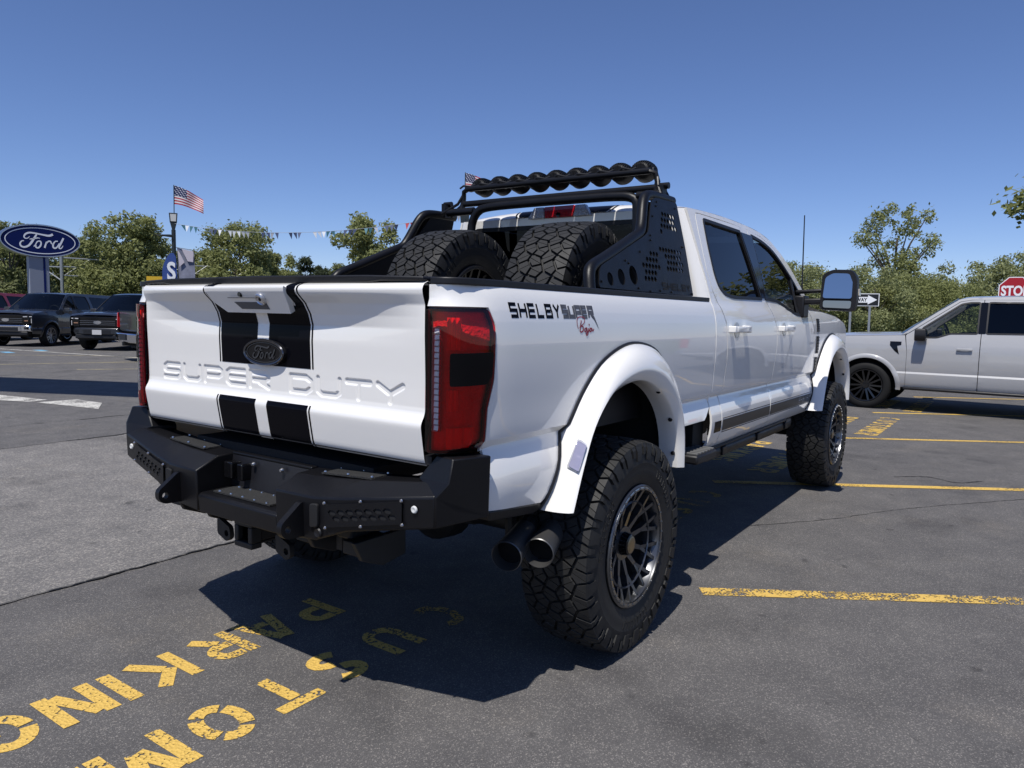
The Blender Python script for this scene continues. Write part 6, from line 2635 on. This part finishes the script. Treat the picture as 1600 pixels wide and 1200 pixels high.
m.build('lamp_head', POLE, L, bevel=.01)
m = MB()
m.tube([(.03, 0, 4.7), (.05, 0, 6.62)], .018, 6)
m.build('flag_staff', POLE, L)


FRED = mat('flag_red', (.42, .03, .05), .8)
FWHT = mat('flag_white', (.72, .70, .70), .8)
FBLU = mat('flag_blue', (.02, .03, .10), .8)


def flag(parent, z, w_, h, dirx, sag, seed, x0=.05):
    m = MB()
    nx, nz = 26, 26

    def f(u, v):
        a = u * w_
        s = .07 * math.sin(u * 9 + v * 2 + seed) * u
        return (x0 + dirx * a * (1 - .05 * u), s, z - v * h * (1 - .25 * u) - sag * u ** 1.4)
    vs = [f(i / nx, j / nz) for j in range(nz + 1) for i in range(nx + 1)]
    fs, mi = [], []
    for j in range(nz):
        for i in range(nx):
            fs.append((j * (nx + 1) + i, j * (nx + 1) + i + 1, (j + 1) * (nx + 1) + i + 1, (j + 1) * (nx + 1) + i))
            if i < nx * .42 and j < 14:
                mi.append(3 if (i + j) % 3 == 0 and j % 2 == 0 else 2)
            else:
                mi.append(0 if (j // 2) % 2 == 0 else 1)
    m.add(vs, fs)
    m.mi = mi
    return m.build('flag', [FRED, FWHT, FBLU, FWHT], parent, recalc=False)


flag(L, 6.60, 1.20, .78, 1, .52, 1)
# hanging banner on a short arm
m = MB()
m.tube([(.08, 0, 4.02), (.82, 0, 3.92)], .015, 6)
m.build('banner_arm', GALV, L)
m = MB()
bann = mat('banner_print', (.18, .19, .25), .7, var=(2.2, .9))
m.grid(lambda u, v: (.12 + u * .66 + .03 * math.sin(v * 3), .04 * math.sin(v * 5 + u * 2), 4.0 - .13 * u - v * 1.95), [i / 6 for i in range(7)], [i / 16 for i in range(17)])
bo = m.build('banner', bann, L, solid=.004)
m = MB()
m.add([(.30, -.06, 3.96), (.76, -.06, 3.88), (.74, -.06, 3.42), (.52, -.06, 3.45)], [(0, 3, 2, 1)])
m.build('banner_patch', mat('banner_pale', (.55, .50, .54), .7), bo, smooth=False)
m = MB()
m.add([(.13, -.06, 3.92), (.22, -.06, 3.80), (.40, -.06, 3.40), (.20, -.06, 3.2)], [(0, 3, 2, 1)])
m.build('banner_patch', mat('banner_pale', (.55, .50, .54), .7), bo, smooth=False)

# feather flag with stacked letters
q = polar(268, 33)
F = tag(empty('feather_flag', (q[0], q[1], 0), R(59 - 90)), 'tall blue feather flag with stacked white letters beside the lamp post', 'flag')
m = MB()
out = smooth_path([(-.30, .3, 0), (-.31, 2.6, 0), (-.24, 3.2, 0), (-.02, 3.62, 0), (.10, 3.66, 0), (.20, 3.5, 0)], 24)
poly = [(p.x, p.y) for p in out] + [(.26, 2.4), (.36, 1.8), (.36, .3)]
m.prism(poly, lambda u, v, t: (u, .01 * t + .03 * math.sin(v * 3), v))
m.build('sail', mat('banner_blue', (.03, .07, .26), .7, var=(3, .3)), F)
m = MB()
m.tube([(.36, .02, 0), (.36, .02, 1.8), (.24, .02, 3.4), (.08, .02, 3.70)], .014, 6)
m.build('staff', POLE, F)
for i, ch in enumerate('SALE'):
    vs, fs = text_mesh(ch, .98, .028)
    m = MB()
    m.add([(a * .72 + .03, -.045, 2.88 - i * .78 + b) for a, b in vs], fs)
    m.build('letter', SIGNW, F, smooth=False)

# second flag on a tall pole behind the light bar
q = polar(724, 30)
P2 = tag(empty('lamp_post', (q[0], q[1], 0), R(38.8 - 90)), 'tall pole with a flag behind the left end of the roof light bar', 'lamp post')
m = MB()
m.tube([(0, 0, 0), (0, 0, 5.2)], .08, 10)
m.build('post', POLE, P2)
m = MB()
m.tube([(0, 0, 5.1), (0, 0, 7.02)], .018, 6)
m.build('flag_staff', POLE, P2)
m = MB()
m.prism([(-.16, 5.05), (.16, 5.05), (.19, 5.45), (-.19, 5.45)], lambda u, v, t: (u, -.05 + .12 * t, v))
m.build('lamp_head', POLE, P2, bevel=.01)
flag(P2, 7.0, .95, .66, 1, .30, 3, 0)

# string of pennants between the two posts
pa, pb = Vector((L.location.x, L.location.y, 5.02)), Vector((P2.location.x, P2.location.y, 5.42))
PS_ = tag(empty('pennant_string', (pa.x, pa.y, 0)), 'string of small coloured pennants hanging between the two poles', 'bunting')


def sagp(t):
    p = pa.lerp(pb, t) - Vector((pa.x, pa.y, 0))
    return p + Vector((0, 0, -.62 * 4 * t * (1 - t) * (1 - .25 * t)))


m = MB()
m.tube([sagp(i / 40) for i in range(41)], .007, 4)
m.build('cord', mat('cord_grey', (.35, .38, .42), .7), PS_)
PEN = [mat('pennant_white', (.6, .62, .64), .6), mat('pennant_teal', (.05, .16, .20), .6), mat('pennant_red', (.40, .04, .05), .6), mat('pennant_navy', (.05, .07, .14), .6)]
rnd = random.Random(8)
dirn = (pb - pa).normalized()
t = .035
kk = 0
while t < .97:
    cnt = rnd.choice((3, 4, 4, 5))
    ci = rnd.choice((0, 1, 1, 3, 3, 2))
    for j in range(cnt):
        p = sagp(t)
        w_ = .085
        sw_ = rnd.uniform(-.08, .08)
        m = MB()
        a, b = p - dirn * w_, p + dirn * w_
        c = p + Vector((sw_, rnd.uniform(-.1, .1), -.27))
        off = Vector((.004, .004, 0))
        m.add([a, b, c, a + off, b + off, c + off], [(0, 1, 2), (5, 4, 3), (0, 2, 5, 3), (1, 4, 5, 2)])
        m.build('pennant', PEN[ci if rnd.random() < .75 else 0], PS_, smooth=False)
        t += .0155
    t += rnd.uniform(.018, .045)

# road sign gantry beyond the lot
q = polar(99, 70)
G = tag(empty('sign_gantry', (q[0], q[1], 0), R(66 - 90)), 'pale steel truss gantry carrying green road signs beyond the lot', 'sign gantry')
m = MB()
for x, y, h in ((0, 0, 5.6), (-1.1, 2.2, 5.2)):
    m.tube([(x, y, 0), (x, y, h)], .13, 10)
m.build('post', GALV, G)
m = MB()
for z in (3.85, 4.55, 5.25):
    m.tube([(0, 0, z), (14.5, 1.0, z - .15)], .055, 6)
m.tube([(-1.1, 2.2, 4.6), (0, 0, 4.5)], .05, 6)
m.tube([(-1.1, 2.2, 4.3), (0, 0, 3.4)], .05, 6)
for k in range(8):
    x = k * 1.8
    m.tube([(x + .2, 0, 3.85), (x + 1.1, .05, 4.55)], .04, 5)
    m.tube([(x + 1.1, .05, 4.55), (x + 2.0, .1, 5.2)], .04, 5)
m.build('truss', GALV, G)
for x, w_, z in ((5.2, 1.5, 3.0), (7.0, 2.2, 3.1)):
    m = MB()
    m.box((x, -.15, z), (w_, .06, 1.3))
    m.build('sign_panel', mat('road_sign_green', (.01, .10, .06), .5), G)
q = polar(246, 50)
Y = tag(empty('yellow_sign', (q[0], q[1], 0), R(60 - 90)), 'small yellow sign board just above the left end of the white tailgate', 'sign')
m = MB()
m.box((0, 0, 3.15), (1.1, .05, .32))
m.build('board', mat('sign_yellow', (.65, .40, .02), .5), Y)
m = MB()
m.tube([(0, .05, 0), (0, .05, 3.1)], .04, 6)
m.build('post', GALV, Y)

# stop sign and one-way sign on the right
q = polar(1583, 20)
ST_ = tag(empty('stop_sign', (q[0], q[1], 0), R(1.2 - 90)), 'red octagonal stop sign above the roof of the grey pickup', 'sign')
m = MB()
oc = lambda r: [(r * math.cos(R(22.5 + 45 * k)), r * math.sin(R(22.5 + 45 * k))) for k in range(8)]
m.prism(oc(.335), lambda u, v, t: (u, .0 - .006 * t, 2.22 + v))
m.build('sign_edge', SIGNW, ST_, smooth=False)
m = MB()
m.prism(oc(.315), lambda u, v, t: (u, -.0065 - .003 * t, 2.22 + v))
m.build('sign_face', mat('stop_red', (.36, .010, .018), .4), ST_, smooth=False)
vs, fs = text_mesh('STOP', .30, .010)
m = MB()
m.add([(a * .72, -.0125, 2.21 + b) for a, b in vs], fs)
m.build('sign_letters', SIGNW, ST_, smooth=False)
m = MB()
m.box((0, .03, 1.2), (.05, .04, 2.5))
m.build('post', GALV, ST_)
q = polar(1341, 25)
OW = tag(empty('one_way_sign', (q[0], q[1], 0), R(9.7 - 90)), 'black one-way sign with white arrow on two posts behind the mirror', 'sign')
m = MB()
m.box((.02, 0, 2.13), (1.06, .012, .38))
m.build('sign_edge', SIGNW, OW)
m = MB()
m.box((.02, -.008, 2.13), (1.02, .006, .34))
m.build('sign_face', mat('sign_black', (.01, .01, .011), .4), OW)
m = MB()
m.prism([(-.46, -.085), (.22, -.085), (.22, -.14), (.47, 0), (.22, .14), (.22, .085), (-.46, .085)], lambda u, v, t: (u + .02, -.0115 - .002 * t, 2.13 + v))
m.build('sign_arrow', SIGNW, OW, smooth=False)
vs, fs = text_mesh('ONE WAY', .15, .006)
m = MB()
m.add([(a * .85 - .08, -.0145, 2.125 + b) for a, b in vs], fs)
m.build('sign_letters', MATS['sign_black'], OW, smooth=False)
for x in (-.20, .33):
    m = MB()
    m.tube([(x, .03, 0), (x - .03, .03, 2.25)], .035, 8)
    m.build('post', GALV, OW)

# made-up canopy beyond the left edge, added to cast the lot's dark band
CN = tag(empty('shadow_canopy', (-2.0, 12.6, 0), math.atan2(-2.6, 1.22)), 'unseen flat canopy added outside the left edge to throw the dark band on the lot', 'canopy')
m = MB()
m.prism(rounded([(-12, -1.0), (6.2, -1.0), (6.2, 1.0), (-12, 1.0)], .2), lambda u, v, t: (u, v, 9.0 + .35 * t))
m.build('slab', SIGNW, CN, bevel=.04)
for x in (-10, 1.5):
    m = MB()
    m.tube([(x, 0, 0), (x, 0, 9.05)], .16, 12)
    m.build('column', GALV, CN)
